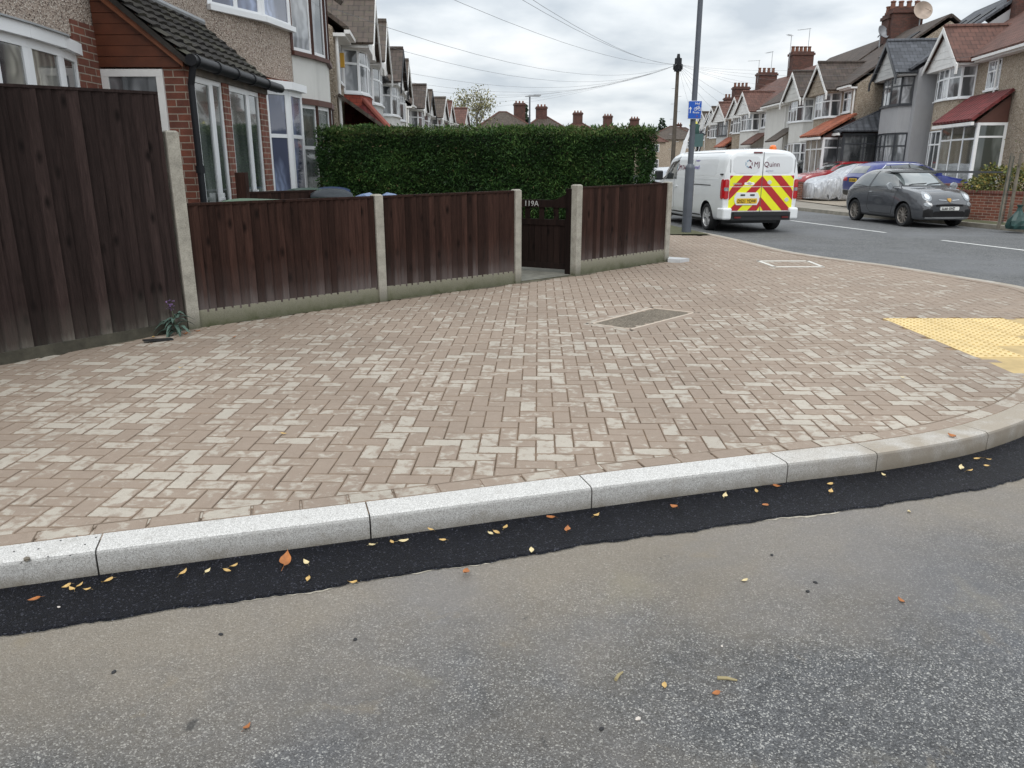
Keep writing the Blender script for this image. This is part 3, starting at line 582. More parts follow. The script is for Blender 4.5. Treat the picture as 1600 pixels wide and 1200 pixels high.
    if chim:
        cx = bs*2.6; q = MB(); q.box(cx-.45, cx+.45, -4.6, -3.1, 6.6, 8.7+dz); q.box(cx-.52, cx+.52, -4.67, -3.03, 8.45+dz, 8.6+dz); ch = q.build('chimney', BR_CH, H)
        q = MB()
        for k in range(pots): y = -4.4+k*1.2/max(1, pots-1); q.lathe([(.0, 8.7+dz), (.13, 8.7+dz), (.11, 9.0+dz), (.14, 9.02+dz), (.13, 9.08+dz), (.08, 9.08+dz)], (cx, y, 0), n=10)
        q.build('chimney_pots', M('terracotta pot', (.16, .07, .045), .85), ch)
        if aer:
            q = MB()
            for (yy, hh, aa) in aer: aerial(q, cx, yy, 7.9, hh, 1, aa)
            q.build('aerial', ALU, ch)
    if skylights:
        for k in range(skylights):
            sx = x0+.8+k*1.4; q = MB(); t0, t1 = .42, .78
            f1 = lambda t, e: (.32-4.12*t, zf+(zr-zf)*t+e)
            a, b = f1(t0, .07), f1(t1, .07); q.slab([(sx, a[0], a[1]), (sx+.8, a[0], a[1]), (sx+.8, b[0], b[1]), (sx, b[0], b[1])], .07); o = q.build('skylight', BLK, H)
            a, b = f1(t0+.02, .08), f1(t1-.02, .08); q = MB(); q.slab([(sx+.07, a[0], a[1]), (sx+.73, a[0], a[1]), (sx+.73, b[0], b[1]), (sx+.07, b[0], b[1])], .008); q.build('pane', SKYL, o)
    return H
# right-hand row, nearest first
ZR = .35
H1 = terrace('beige pebbledash house with white gable and dark red porch roof, nearest on the right', (16.6, 32.1), -8, 'R', 1, PEB3, UPVC, T_RB, ZR+.15, gable=WHT, sw=2.15, porch=('p', T_RD, UPVC, P_GRN, .95, -3.8, -.7), pane=P_NET, aer=((-3.3, 2.6, 1.2),), pane2=P_NET, width=8)
H2 = terrace('grey rendered house with black window frames and slate roof with skylights', (16.1, 35.7), -8, 'R', -1, REN_G, ANTH, T_GR, ZR+.15, gable=REN_L, barge=ANTH, porch=('p', T_GR, ANTH, P_DARK, 1.9, .5, 2.75, 'hip'), skylights=3, pane=P_NET, pane2=P_NET, pots=4)
H3 = terrace('narrow beige pebbledash house with orange tiled porch beside the grey house', (15.45, 41.7), -3, 'R', 1, PEB3, UPVC, T_DK, ZR, gable=PEB3, porch=('p', T_OR, UPVC, P_NET, 1.4, -2.9, -.3), skylights=1, aer=((-3.2, 2.6, 1.), (-4.4, 3.2, 2.)), dz=.2)
H4 = terrace('white rendered house with dark tiled gable left of the orange tiled porch', (15.55, 45.6), -2, 'R', -1, REN_W, UPVC, T_DK, ZR, gable=REN_W, aer=((-4.3, 2.4, .4),), porch=('canopy', T_BR), width=9.6)
H5 = terrace('off-white house with reddish gable roof, first beyond the plain white wall', (16.3, 57.8), 3, 'R', 1, REN_W, UPVC, T_RB, ZR, low=None, porch=('canopy', T_RB), aer=((-3., 2.2, 2.5), (-4.3, 2.7, .7)), pots=5, dz=.3)
H6 = terrace('house with cream gable and white windows between two reddish roofs beyond the van', (16.9, 62.0), 4, 'R', -1, PEB3, UPVC, T_RB, ZR, porch=('canopy', T_OR), aer=((-3.4, 2.5, .2),), chim=False)
H7 = terrace('house with dark window frames and orange brown gable roof beyond the van', (17.2, 67.8), 6, 'R', 1, REN_L, ANTH, T_RB, ZR, porch=('canopy', T_RB), aer=((-4.2, 2.5, .2), (-3.1, 1.8, 1.)))
H8 = terrace('tan house with narrow white window right of the climbing man', (17.9, 73), 7, 'R', -1, PEB3, UPVC, T_BR, ZR, chim=False)
H9 = terrace('house with mossy brown roof directly behind the blue cycle sign', (18.7, 80), 9, 'R', 1, PEB3, UPVC, T_BR, ZR)
H10 = terrace('farthest tan house of the right-hand row, just right of the lamp post', (19.6, 85), 10, 'R', -1, PEB3, UPVC, T_RB, ZR, chim=False)
H11 = terrace('red roofed house ending the right-hand row, half hidden by the lamp post', (21.4, 93), 11, 'R', 1, REN_W, UPVC, T_RB, ZR)
H11['group'] = H10['group']
# satellite dish on the chimney between third and fourth house
def dish(parent, loc, r, mat, aim):
    q = MB(); pr = [(.0, 0), (r*.5, .03*r*2), (r*.85, .16*r*2), (r, .24*r*2), (r*1.01, .22*r*2), (r*.85, .13*r*2), (.0, -.03)]
    q.lathe(pr, n=20); q.tube((0, 0, 0), (0, -r*.2, -r*.8), .03); q.tube((0, -r, .2*r), (0, 0, r*.9), .015)
    o = q.build('satellite_dish', mat, parent, smooth=40); o.location = loc; o.rotation_euler = aim
    q = MB(); q.tube((loc[0]+.05, loc[1], loc[2]-1.1), (loc[0]+.05, loc[1], loc[2]), .03); q.build('dish_mast', ALU, parent); return o
dish(H3, (1.75, -4.3, 8.6), .46, M('peach dish', (.42, .34, .28), .6, .3, 2), (0, R(-72), 0))
dish(H3, (2.55, -2.75, 7.75), .35, M('grey dish', (.3, .31, .33), .5), (R(25), R(-60), 0))
# left-hand row
L3 = terrace('brown pebbledash house with red tiled skirt roof above the left end of the hedge', (-3.94, 24.1), 6, 'L', -1, PEB3, UPVC, T_BR, 0, low=M_brick('red hung tiles', (.36, .07, .04), (.26, .05, .03), (.12, .03, .02), .2, .12), porch=('canopy', T_BR), chim=False, gable=WHT)
q = MB(); bx = -.775   # red hipped skirt roof round the lower bay
ring0 = [(bx-1.9, 0.02), (bx-1.75, 1.25), (bx+1.75, 1.25), (bx+1.9, .02)]; ring1 = [(bx-1.4, .02), (bx-1.1, .5), (bx+1.1, .5), (bx+1.4, .02)]
q.add([(p[0], p[1], 2.5) for p in ring0]+[(p[0], p[1], 3.3) for p in ring1], [(k+1, k, k+4, k+5) for k in range(3)]+[(0, 1, 2, 3)]); q.build('skirt_roof', T_RD, L3)
q = MB(); q.tube((bx+1.75, 1.25, 2.5), (bx+1.1, .5, 3.32), .08); q.tube((bx-1.75, 1.25, 2.5), (bx-1.1, .5, 3.32), .08); q.build('hip_tiles', M('red ridge tile', (.27, .08, .06), .8), L3)
q = MB(); q.box(1.35, 1.5, .0, .13, 4.05, 4.4); q.build('alarm_box', M('yellow alarm box', (.62, .33, .03), .5), L3)
L4 = terrace('house with white bay behind the red skirt roof house on the left row', (-4.2, 27.9), 5, 'L', 1, REN_L, UPVC, T_BR, 0, gable=WHT)
L5 = terrace('white house with black trimmed brown gable on the left row', (-4.5, 34.2), 3, 'L', -1, REN_W, UPVC, T_DK, 0, gable=WHT, barge=BLK, chim=False)
L6 = terrace('house with brown gable close behind the black trimmed white house on the left row', (-4.75, 37.9), 3, 'L', 1, REN_W, UPVC, T_BR, 0)
L6b = terrace('low roofed house with red brick chimney midway along the left row', (-5.15, 49.3), 1, 'L', -1, REN_W, UPVC, T_DK, 0, aer=((-3.5, 2.5, .3), (-4.3, 1.7, 2.)))
L7 = terrace('house with dark front right of the red brick chimney on the left row', (-5.15, 52.9), -1, 'L', 1, REN_G, UPVC, T_BR, 0, barge=BLK, aer=((-3.5, 1.5, .3),))
L8 = terrace('brown roofed white house near the far end of the left row', (-4.75, 58.5), -3, 'L', -1, REN_W, UPVC, T_BR, 0, chim=False)
L9 = terrace('house with narrow reddish gable near the far end of the left row', (-4.55, 62.), -4, 'L', 1, REN_W, UPVC, T_RB, 0, chim=False)
L10 = terrace('last house of the left row with plain reddish tiled roof', (-3.8, 69.5), -6, 'L', -1, REN_W, UPVC, T_RB, 0, chim=False)
# far semi-detached houses with hipped roofs
def hipped(label, x, y, w, d, rot, roof, wall, zr=8., zb=0., chx=None, zc=9.4, group='distant hipped roof houses', win=True):
    Hh = house_empty((x, y), rot, zb, label, name='semi_detached_house', group=group)
    q = MB(); q.box(-w/2, w/2, -d/2, d/2, -.6, 5.0); q.build('wall', wall, Hh)
    q = MB(); e = .35; rg = max(.5, w/2-d/2)
    P = [(-w/2-e, -d/2-e, 4.95), (w/2+e, -d/2-e, 4.95), (w/2+e, d/2+e, 4.95), (-w/2-e, d/2+e, 4.95), (-rg, 0, zr), (rg, 0, zr)]
    q.add(P, [(0, 1, 5, 4), (1, 2, 5), (2, 3, 4, 5), (3, 0, 4), (3, 2, 1, 0)]); q.build('roof', roof, Hh)
    q = MB()
    for k in range(4): q.tube(P[k], P[4 if k in (0, 3) else 5], .11, n=6)
    q.tube(P[4], P[5], .11, n=6); q.build('ridge_tiles', T_RB, Hh)
    if win:
        for sx in (-1, 1):
            for za, zb_ in ((3.4, 4.6), (.8, 2.3)):
                f = MB(); p = MB(); window(f, p, (sx*w*.27+1.1, -d/2), (sx*w*.27-1.1, -d/2), za, zb_, 3, .6, .09, .09, out=.05); fo = f.build('window', UPVC, Hh); p.build('pane', P_NET, fo)
    if chx is not None:
        q = MB(); q.box(chx-.7, chx+.7, -.5, .5, zr-1.2, zc-.3); q.box(chx-.78, chx+.78, -.6, .6, zc-.6, zc-.4); ch = q.build('chimney', BR_CH, Hh)
        q = MB()
        for k in range(3): q.tube((chx-.45+k*.45, 0, zc-.3), (chx-.45+k*.45, 0, zc-.02), .12, .10)
        q.build('chimney_pots', M('pot', (.2, .08, .05), .85), ch)
    return Hh
hipped('wide brown hipped roof with one red chimney showing above the middle of the hedge', -1.2, 106, 10, 9, R(8), T_BR, PEB, 8.1, chx=2.2, zc=9.5)
hipped('brown hipped roof with red chimney just right of the thin far street lamp', 4.2, 108, 8, 8, R(5), T_BR, PEB, 7.6, chx=-.3, zc=9.2)
for i, (px, yy, zc) in enumerate(((903, 122, 9.3), (950, 128, 9.2), (991, 132, 9.0))):
    ry = .081 if i == 0 else .118 if i == 1 else .151
    hipped(('reddish hipped roof and chimney, leftmost of three low roofs over the hedge', 'middle one of three low roofs with chimneys over the hedge', 'low roof with chimney near the right end of the hedge')[i], ry*yy, yy, 9, 8, 0, T_RB, PEB, 7.6, chx=0, zc=zc)
hipped('pale pebbledash house with white windows seen between hedge and telegraph pole', 29.8, 150, 10, 9, R(-6), T_BR, PEB, 7.4, zb=.9, chx=None)
hipped('brown roofed house far behind the telegraph pole', 34.5, 163, 10, 9, R(-10), T_BR, PEB, 8.0, zb=.6, chx=-1, zc=9.0)
hipped('reddish far house behind the boom at the end of the street', 35.5, 158, 9, 8, R(-12), T_RB, PEB, 7.2, zb=.6)

# ------------------------------------------------------------------ corner house and porch (front left)
CH = empty('corner_house', (-4.45, 8.9, .1), 0, 'pinkish pebbledash corner house with tiled lean-to porch behind the brown fence', 'house')
def W2(parent, name, x, y): return (x+4.45, y-8.9)
X0, Y0 = -4.45, 8.9; loc = lambda x, y: (x-X0, y-Y0)
w = MB(); w.prism([loc(-12, 3), loc(-4.45, 3), loc(-4.45, 14.28), loc(-12, 14.28)], 2.74, 6.1)
ubay = [(-4.45, 12.2), (-3.98, 13.3), (-3.80, 14.28)]; w.prism([loc(*p) for p in ubay]+[loc(-4.45, 14.28)], 2.86, 3.66)
w.prism([loc(-12, 3), loc(-4.45, 3), loc(-4.45, 6.2), loc(-12, 6.2)], -.5, 2.74); w.prism([loc(-12, 9.6), loc(-4.45, 9.6), loc(-4.45, 14.28), loc(-12, 14.28)], -.5, 2.74)
w.build('wall', PEB2, CH)
w = MB(); w.prism([loc(-12, 8.42), loc(-4.435, 8.42), loc(-4.435, 9.0), loc(-12, 9.0)], -.5, 2.9)
w.prism([loc(-4.5, 8.9), loc(-4.15, 8.9), loc(-4.15, 9.02), loc(-4.5, 9.02)], -.5, 2.4) if False else None
w.build('brick_pier', BR_RED, CH)
w = MB(); w.prism([loc(-12, 6.2), loc(-4.5, 6.2), loc(-4.5, 8.43), loc(-12, 8.43)], -.5, 1.5); w.build('lower_wall', BR_RED, CH)
# bow window on the street front left of the porch
bow = [(-4.44, 8.42), (-4.32, 7.92), (-4.27, 7.3), (-4.27, 6.8), (-4.44, 6.2)]
f = MB(); p = MB()
for a, b in zip(bow, bow[1:]): window(f, p, loc(*a)[:2], loc(*b)[:2], 1.4, 2.56, 1, None, .07, .06) if False else window(f, p, loc(*b), loc(*a), 1.4, 2.56, 1, None, .075, .06, out=0) if False else None
def rwin(f, p, A, B, *a, **k): window(f, p, loc(*A), loc(*B), *a, **k)
for a, b in zip(bow, bow[1:]): rwin(f, p, a, b, 1.4, 2.56, 1, None, .075)
for a, b in zip(bow, bow[1:]): f.seg(loc(*a), loc(*b), 2.56, 2.67, -.1, .07, ext=.02)
for a, b in zip(bow, bow[1:]): f.seg(loc(*a), loc(*b), 1.3, 1.4, -.1, .07, ext=.02)
fo = f.build('bow_window', UPVC, CH); p.build('pane', M_pane('cream curtain pane', (.36, .35, .30), (.03, .03, .035), 30), fo)
q = MB(); q.prism([loc(*a) for a in ((-4.5, 8.5), (-4.22, 7.95), (-4.17, 7.3), (-4.17, 6.8), (-4.5, 6.1))][::-1], 2.67, 2.685); q.build('window_flashing', LEAD, CH)
# upper window on the bay
f = MB(); p = MB(); ub2 = [(-4.45, 12.3), (-3.96, 13.3), (-3.78, 14.28)]
rwin(f, p, ub2[1], ub2[0], 3.7, 5.0, 2, None, .09, .08); rwin(f, p, ub2[2], ub2[1], 3.7, 5.0, 1, None, .09, .08)
for a, b in zip(ub2, ub2[1:]): f.seg(loc(*b), loc(*a), 3.66, 3.74, -.02, .09, ext=.02)
fo = f.build('upper_bay_window', UPVC, CH); p.build('pane', P_BLUE, fo)
w = MB(); w.prism([loc(*q_) for q_ in ub2]+[loc(-4.45, 14.28)], 5.0, 5.3); w.build('bay_head', WHT, CH)
# lower bay window behind the porch
lb = [(-4.45, 12.2), (-4.0, 13.15), (-3.72, 13.6), (-3.68, 14.26)]
f = MB(); p = MB()
for a, b in zip(lb[:-1], lb[1:]): rwin(f, p, b, a, .75, 2.68, 1 if a != lb[0] else 2, .62, .09, .08)
for a, b in zip(lb, lb[1:]): f.seg(loc(*b), loc(*a), 2.68, 2.80, -.3, .10, ext=.03); f.seg(loc(*b), loc(*a), .62, .75, -.2, .05, ext=.0)
fo = f.build('lower_bay_window', UPVC, CH); p.build('pane', P_BLUE, fo)
w = MB(); w.prism([loc(*q_) for q_ in lb]+[loc(-4.45, 14.26)], -.5, .62); w.prism([loc(*q_) for q_ in lb]+[loc(-4.45, 14.26)], 2.80, 2.83); w.build('bay_wall', BR_RED, CH)
# roof of the corner house
r = MB(); r.slab([loc(-4.0, 3)+(6.0,), loc(-4.0, 14.28)+(6.0,), loc(-8.2, 14.28)+(8.6,), loc(-8.2, 3)+(8.6,)], .1); r.slab([loc(-8.2, 3)+(8.6,), loc(-8.2, 14.28)+(8.6,), loc(-12.3, 14.28)+(6.0,), loc(-12.3, 3)+(6.0,)], .1); r.build('roof', T_BR, CH)
# porch: side wall with window and boarded gable, doors, lean-to roof
PX, PY0, PY1, PZ = -3.53, 8.9, 11.75, 2.56
wz = lambda z: z-.1
q = MB(); q.prism([loc(-3.77, PY0), loc(PX, PY0), loc(PX, PY0+.22), loc(-3.77, PY0+.22)], -.3, wz(2.62))
for (a, b) in ((PY0+.0, PY0+.20), (10.0, 10.22), (11.42, PY1)):
    if a > PY0: q.prism([loc(PX-.2, a), loc(PX, a), loc(PX, b), loc(PX-.2, b)], -.3, wz(2.56))
q.prism([loc(-4.43, PY0), loc(-3.77, PY0), loc(-3.77, PY0+.22), loc(-4.43, PY0+.22)], -.3, .9); q.build('porch_wall', BR_RED, CH)
f = MB(); p = MB(); rwin(f, p, (-3.765, PY0), (-4.43, PY0), .9, wz(2.58), 1, None, .075, out=.02); fo = f.build('porch_side_window', WHT, CH); p.build('pane', P_NET, fo)
rt = lambda x: 2.74+(PX-x)*.84     # lean-to slope
q = MB(); nb = 9
q.add([loc(PX, PY0-.012)+(wz(2.60),), loc(-4.45, PY0-.012)+(wz(2.60),), loc(-4.45, PY0-.012)+(wz(rt(-4.45)),)], [(0, 2, 1)])
for k in range(nb):
    za = 2.60+k*.107; zb_ = za+.102; xr = PX-(za+.06-2.74)/.84; xr = min(PX-.01, xr)
    if xr > -4.42: q.prism([loc(-4.44, PY0-.012), loc(xr-.03, PY0-.012), loc(xr-.03, PY0-.03-.004*(k % 2)), loc(-4.44, PY0-.03-.004*(k % 2))][::-1], wz(za), wz(zb_))
q.build('gable_boarding', W_RED, CH)
q = MB(); e0 = (PX+.12, wz(rt(PX+.12))); e1 = (-4.45, wz(rt(-4.45)))
def pr(x, z, y): return loc(x, y)+(z,)
ny = 1
# tiled slope with real courses
T = MB(); cw = .19; n = 10; L_ = math.hypot(e1[0]-e0[0], e1[1]-e0[1]); dx_, dz_ = (e1[0]-e0[0])/L_, (e1[1]-e0[1])/L_; nx_, nz_ = -dz_*-1, dx_*-1
nx_, nz_ = (-dz_, dx_); 
if nz_ < 0: nx_, nz_ = -nx_, -nz_
for k in range(8):
    s0 = k*L_/8; s1 = min(L_, s0+L_/8+.03); up = .045
    for j in range(12):
        ya = PY0-.12+j*.25; yb = ya+.243; h = random.uniform(0, .006)
        pts = []
        prof_ = [(0, 0), (.08, .022), (.15, .022), (.2, .0), (.243, 0)]
        for (yy, hh) in prof_:
            for (s_, b_) in ((s0, up+h), (s1, .012)): pts.append(pr(e0[0]+dx_*s_+nx_*(b_+hh), e0[1]+dz_*s_+nz_*(b_+hh), ya+yy))
        m5 = len(prof_); T.add(pts, [(2*i, 2*i+1, 2*i+3, 2*i+2) for i in range(m5-1)])
        lo = [pts[2*i] for i in range(m5)]; lo2 = [pr(e0[0]+dx_*s0+nx_*.0, e0[1]+dz_*s0+nz_*.0, ya+yy) for (yy, hh) in prof_]
        T.add(lo+lo2, [(i, i+1, m5+i+1, m5+i) for i in range(m5-1)])
T.slab([pr(e0[0], e0[1], PY0-.12), pr(e0[0], e0[1], PY1+.25), pr(e1[0], e1[1], PY1+.25), pr(e1[0], e1[1], PY0-.12)], .05)
T.build('porch_roof', M_attr('dark roof tile', [(0, (.021, .019, .018)), (.5, (.034, .030, .026)), (.85, (.046, .042, .032)), (1, (.062, .060, .042))], .85, 14), CH)
q = MB(); q.seg((0, 0), (0, 1), 0, 1, 0, 1) if False else None
for (h0, h1) in ((.0, -.15),):
    a0, a1 = (PX+.02, wz(rt(PX+.02))), e1
    q.add([pr(a0[0], a0[1]-.05, PY0-.09), pr(a1[0], a1[1]-.05, PY0-.09), pr(a1[0], a1[1]-.15, PY0-.09), pr(a0[0], a0[1]-.13, PY0-.09), pr(a0[0], a0[1]-.05, PY0-.05), pr(a1[0], a1[1]-.05, PY0-.05), pr(a1[0], a1[1]-.15, PY0-.05), pr(a0[0], a0[1]-.13, PY0-.05)], [(0, 1, 2, 3), (7, 6, 5, 4), (3, 2, 6, 7), (0, 4, 5, 1), (0, 3, 7, 4)])
q.build('verge_board', M('orange stained timber', (.17, .055, .022), .5, .3, 8), CH)
q = MB(); q.tube(pr(PX+.13, wz(2.66), PY0-.14), pr(PX+.13, wz(2.66), PY1+.28), .062, n=12)
for yy in np.arange(PY0-.05, PY1+.2, .62): q.tube(pr(PX+.13, wz(2.66), yy), pr(PX+.13, wz(2.66), yy+.06), .074, n=12)
gt = q.build('gutter', BLK, CH, smooth=40)
q = MB(); q.tube(pr(PX+.13, wz(2.64), PY0-.08), pr(PX+.07, wz(2.42), PY0-.05), .036, n=10); q.tube(pr(PX+.07, wz(2.43), PY0-.05), pr(PX+.07, wz(0.1), PY0-.05), .036, n=10); q.tube(pr(PX+.07, wz(1.5), PY0-.05), pr(PX+.07, wz(1.58), PY0-.05), .048, n=10); q.build('drainpipe', BLK, CH, smooth=40)
q = MB(); q.prism([loc(PX-.22, PY0+.2), loc(PX+.02, PY0+.2), loc(PX+.02, PY1), loc(PX-.22, PY1)], wz(2.55), wz(2.66)); q.build('porch_lintel', M('weathered timber', (.16, .14, .12), .8, .3, 8), CH)
q = MB(); q.tube(pr(-4.42, wz(rt(-4.42))+.05, PY0-.1), pr(-4.42, wz(rt(-4.42))+.05, PY1+.2), .05, n=8); q.build('lead_flashing', LEAD, CH)
# porch doors
for (ya, yb, nm) in ((8.98+.14, 10.0, 'porch_door'), (10.22, 11.42, 'porch_door')):
    f = MB(); p = MB(); ym = ya+(yb-ya)*.62
    rwin(f, p, (PX-.03, ym), (PX-.03, ya), .1, wz(2.55), 1, None, .07, out=0); rwin(f, p, (PX-.03, yb), (PX-.03, ym), .1, wz(2.55), 1, None, .055, out=.0)
    f.seg(loc(PX-.03, ym-.1), loc(PX-.03, ya+.1), .2, .72, -.05, -.005); f.seg(loc(PX-.03, ym-.1), loc(PX-.03, ya+.1), .86, .98, -.05, .008)
    fo = f.build(nm, UPVC, CH); p.build('pane', P_GRN, fo)
    h = MB(); h.box(loc(PX, 0)[0]-.02, loc(PX, 0)[0]+.05, ym-.12-Y0, ym-.08-Y0, 1.02, 1.16); h.box(loc(PX, 0)[0]+.03, loc(PX, 0)[0]+.055, ym-.24-Y0, ym-.08-Y0, 1.08, 1.11)
    h.box(loc(PX, 0)[0]-.03, loc(PX, 0)[0]-.01, ya+.25-Y0, ya+.5-Y0, .9, .94); h.build('handle', UPVC, fo)
q = MB(); q.prism([loc(-4.3, PY0+.25), loc(PX-.5, PY0+.25), loc(PX-.5, PY1-.02), loc(-4.3, PY1-.02)], -.2, 2.3); q.build('porch_interior', M('porch interior', (.25, .24, .22)), CH)
# white neighbour
NH = empty('terraced_house', (-4.5, 14.3, 0.0), 0, 'white rendered house with brown framed curved bay windows next to the corner house', 'house', '1930s terraced houses along the street')
X1, Y1 = -4.5, 14.3; loc1 = lambda x, y: (x-X1, y-Y1)
wb = [(-3.80, 14.31), (-3.60, 14.95), (-3.50, 15.55), (-3.62, 16.3), (-3.95, 16.9), (-4.5, 17.2)]
for nm, za, zb_, mt in (('wall', 2.72, 3.42, REN_W), ('lower_wall', -.5, .6, REN_W), ('bay_head', 4.95, 5.2, WHT)):
    w = MB(); w.prism([loc1(*a) for a in wb]+[loc1(-4.5, 14.31)], za, zb_)
    if nm == 'wall': w.prism([loc1(-11, 14.31), loc1(-4.5, 14.31), loc1(-4.5, 19.5), loc1(-11, 19.5)], -.5, 5.2)
    w.build(nm, mt, NH)
for nm, za, zb_ in (('upper_bay_window', 3.48, 4.93), ('lower_bay_window', .68, 2.62)):
    f = MB(); p = MB(); t = MB()
    for k, (a, b) in enumerate(zip(wb, wb[1:])):
        window(f, p, loc1(*b), loc1(*a), za, zb_, 1, .62 if za < 1 else None, .065, out=.0)
        for q_ in (a, b): t.tube(loc1(*q_)+(za,), loc1(*q_)+(zb_,), .045, n=6)
        t.seg(loc1(*b), loc1(*a), za-.07, za, -.05, .07, ext=.02); t.seg(loc1(*b), loc1(*a), zb_, zb_+.1, -.05, .06, ext=.02)
    fo = f.build(nm, UPVC, NH); p.build('pane', P_NET if za > 1 else P_GRN, fo); t.build('mullion', BRN, fo)
r = MB(); r.slab([loc1(-3.9, 14.3)+(5.2,), loc1(-3.9, 19.5)+(5.2,), loc1(-7.8, 19.5)+(8.0,), loc1(-7.8, 14.3)+(8.0,)], .1); r.slab([loc1(-7.8, 14.3)+(8.0,), loc1(-7.8, 19.5)+(8.0,), loc1(-11.3, 19.5)+(5.2,), loc1(-11.3, 14.3)+(5.2,)], .1); r.build('roof', T_BR, NH)
f = MB(); p = MB(); window(f, p, loc1(-4.5, 19.2), loc1(-4.5, 17.6), .1, 2.4, 3, .8, out=.03); fo = f.build('door', UPVC, NH); p.build('pane', P_DARK, fo)

# ------------------------------------------------------------------ fences, gate
def post(mb, p, z1, w=.095):
    mb.box(p[0]-w/2, p[0]+w/2, p[1]-w/2, p[1]+w/2, -.1, z1-.012); mb.box(p[0]-w/2+.012, p[0]+w/2-.012, p[1]-w/2+.012, p[1]+w/2-.012, z1-.012, z1)
def rpost(parent, p, z1, w=.1, ang=0):
    q = MB(); q.box(-w/2, w/2, -w/2, w/2, -.1, z1-.015); h = w/2; c = h-.018
    q.add([(-h, -h, z1-.015), (h, -h, z1-.015), (h, h, z1-.015), (-h, h, z1-.015), (-c, -c, z1), (c, -c, z1), (c, c, z1), (-c, c, z1)], [(0, 1, 5, 4), (1, 2, 6, 5), (2, 3, 7, 6), (3, 0, 4, 7), (4, 5, 6, 7)])
    o = q.build('post', CONC, parent); o.location = (p[0], p[1], 0); o.rotation_euler = (0, 0, ang); return o
def panel(parent, P, Q, zb, zt0, zt1, mat, bw=.1, gz=None, both=.06):
    """feather-edge boards from P to Q, street side is the right of P->Q"""
    P = Vector(P); Q = Vector(Q); l = (Q-P).length; d = (Q-P)/l; n = Vector((d.y, -d.x)); q = MB(); s = both; ang = math.atan2(d.y, d.x)
    while s < l-both-.02:
        w = min(bw*random.uniform(.92, 1.08), l-both-s); e = min(w+.022, l-both-s)
        zt = zt0+(zt1-zt0)*s/l; z0 = zb+random.uniform(-.012, .012)
        a = P+d*s; b = P+d*(s+e); o0, o1 = .034, .008          # thick edge proud, thin edge under next board
        c = [a+n*o1*.2, b+n*(o1+.004), b+n*o0, a+n*(o1+.002)]
        vs = [(k.x, k.y, z) for z in (z0, zt-.02) for k in c]
        q.add(vs, [(0, 3, 2, 1)[::-1], (4, 5, 6, 7), (0, 1, 5, 4), (1, 2, 6, 5), (2, 3, 7, 6), (3, 0, 4, 7)], 0); s += w
    # rails behind and capping rail
    for z in (zb+.15, (zb+zt0)/2, zt0-.2): q.seg(P+d*both, Q-d*both, z, z+.07, .002, .05)
    a = P+d*both; b = Q-d*both
    vs = [(k.x, k.y, z) for z0_, z1_ in (((zt0-.02), (zt1-.02)),) for z, k in ((z0_, a-n*.03), (z0_, a+n*.035), (z1_, b+n*.035), (z1_, b-n*.03))]; vs += [(v[0], v[1], v[2]+.022) for v in vs]
    q.add(vs, [(0, 1, 2, 3)[::-1], (4, 5, 6, 7), (0, 4, 5, 1)[::-1], (1, 5, 6, 2)[::-1], (2, 6, 7, 3)[::-1], (3, 7, 4, 0)[::-1]], 0, .35)
    return q.build('panel', mat, parent)
A_, B_, C_, D_, E_ = (-3.0, 7.08), (-1.47, 8.56), (.05, 9.91), (.87, 10.62), (2.4, 12.22)
TF = empty('wooden_fence', (0, 0, 0), 0, 'tall dark brown featherboard fence at the left edge, highest of the fences', 'fence')
panel(TF, (-4.12, 5.47), (-3.04, 7.02), .20, 2.15, 2.19, W_TALL, .105, both=.02); panel(TF, (-5.3, 3.75), (-4.12, 5.47), .20, 2.12, 2.15, W_TALL, .105, both=.0)
q = MB(); q.seg((-5.3, 3.75), (-3.04, 7.02), .05, .21, -.035, .01); q.build('gravel_board', M('dark wet board', (.06, .055, .04), .9, .4, 8, .4, 30), TF)
rpost(TF, A_, 1.88, .11, R(44))
LF = empty('wooden_fence', (0, 0, 0), 0, 'low two-panel brown fence with concrete posts left of the gate', 'fence')
for (P, Q, za, zb_) in ((A_, B_, 1.255, 1.265), (B_, C_, 1.265, 1.28)):
    panel(LF, P, Q, .265, za, zb_, W_LOW, .082)
    q = MB(); q.seg(P, Q, .05, .28, -.03, .015); q.build('gravel_board', GRAV, LF)
rpost(LF, B_, 1.285, .10, R(43)); rpost(LF, C_, 1.295, .10, R(42))
RF = empty('wooden_fence', (0, 0, 0), 0, 'low single-panel brown fence between the gate and the pavement corner', 'fence')
panel(RF, D_, E_, .30, 1.30, 1.32, W_LOW, .085); q = MB(); q.seg(D_, E_, .05, .315, -.03, .015); q.build('gravel_board', GRAV, RF)
rpost(RF, D_, 1.335, .11, R(45)); rpost(RF, E_, 1.335, .11, R(46))
q = MB(); q.prism([(2.44, 12.10), (2.62, 12.02), (2.80, 12.2), (2.5, 12.4)], .10, .17); q.build('mortar_haunch', M('pale mortar', (.50, .51, .52), .9), RF)
# side return of the fence along the pavement towards the hedge
SFn = empty('wooden_fence', (0, 0, 0), 0, 'side run of fence behind the corner post next to the hedge end', 'fence')
panel(SFn, (2.4, 12.26), (2.5, 14.2), .34, 1.30, 1.30, W_LOW, .09); q = MB(); q.seg((2.4, 12.28), (2.5, 14.2), .05, .355, -.03, .015); q.build('gravel_board', GRAV, SFn)
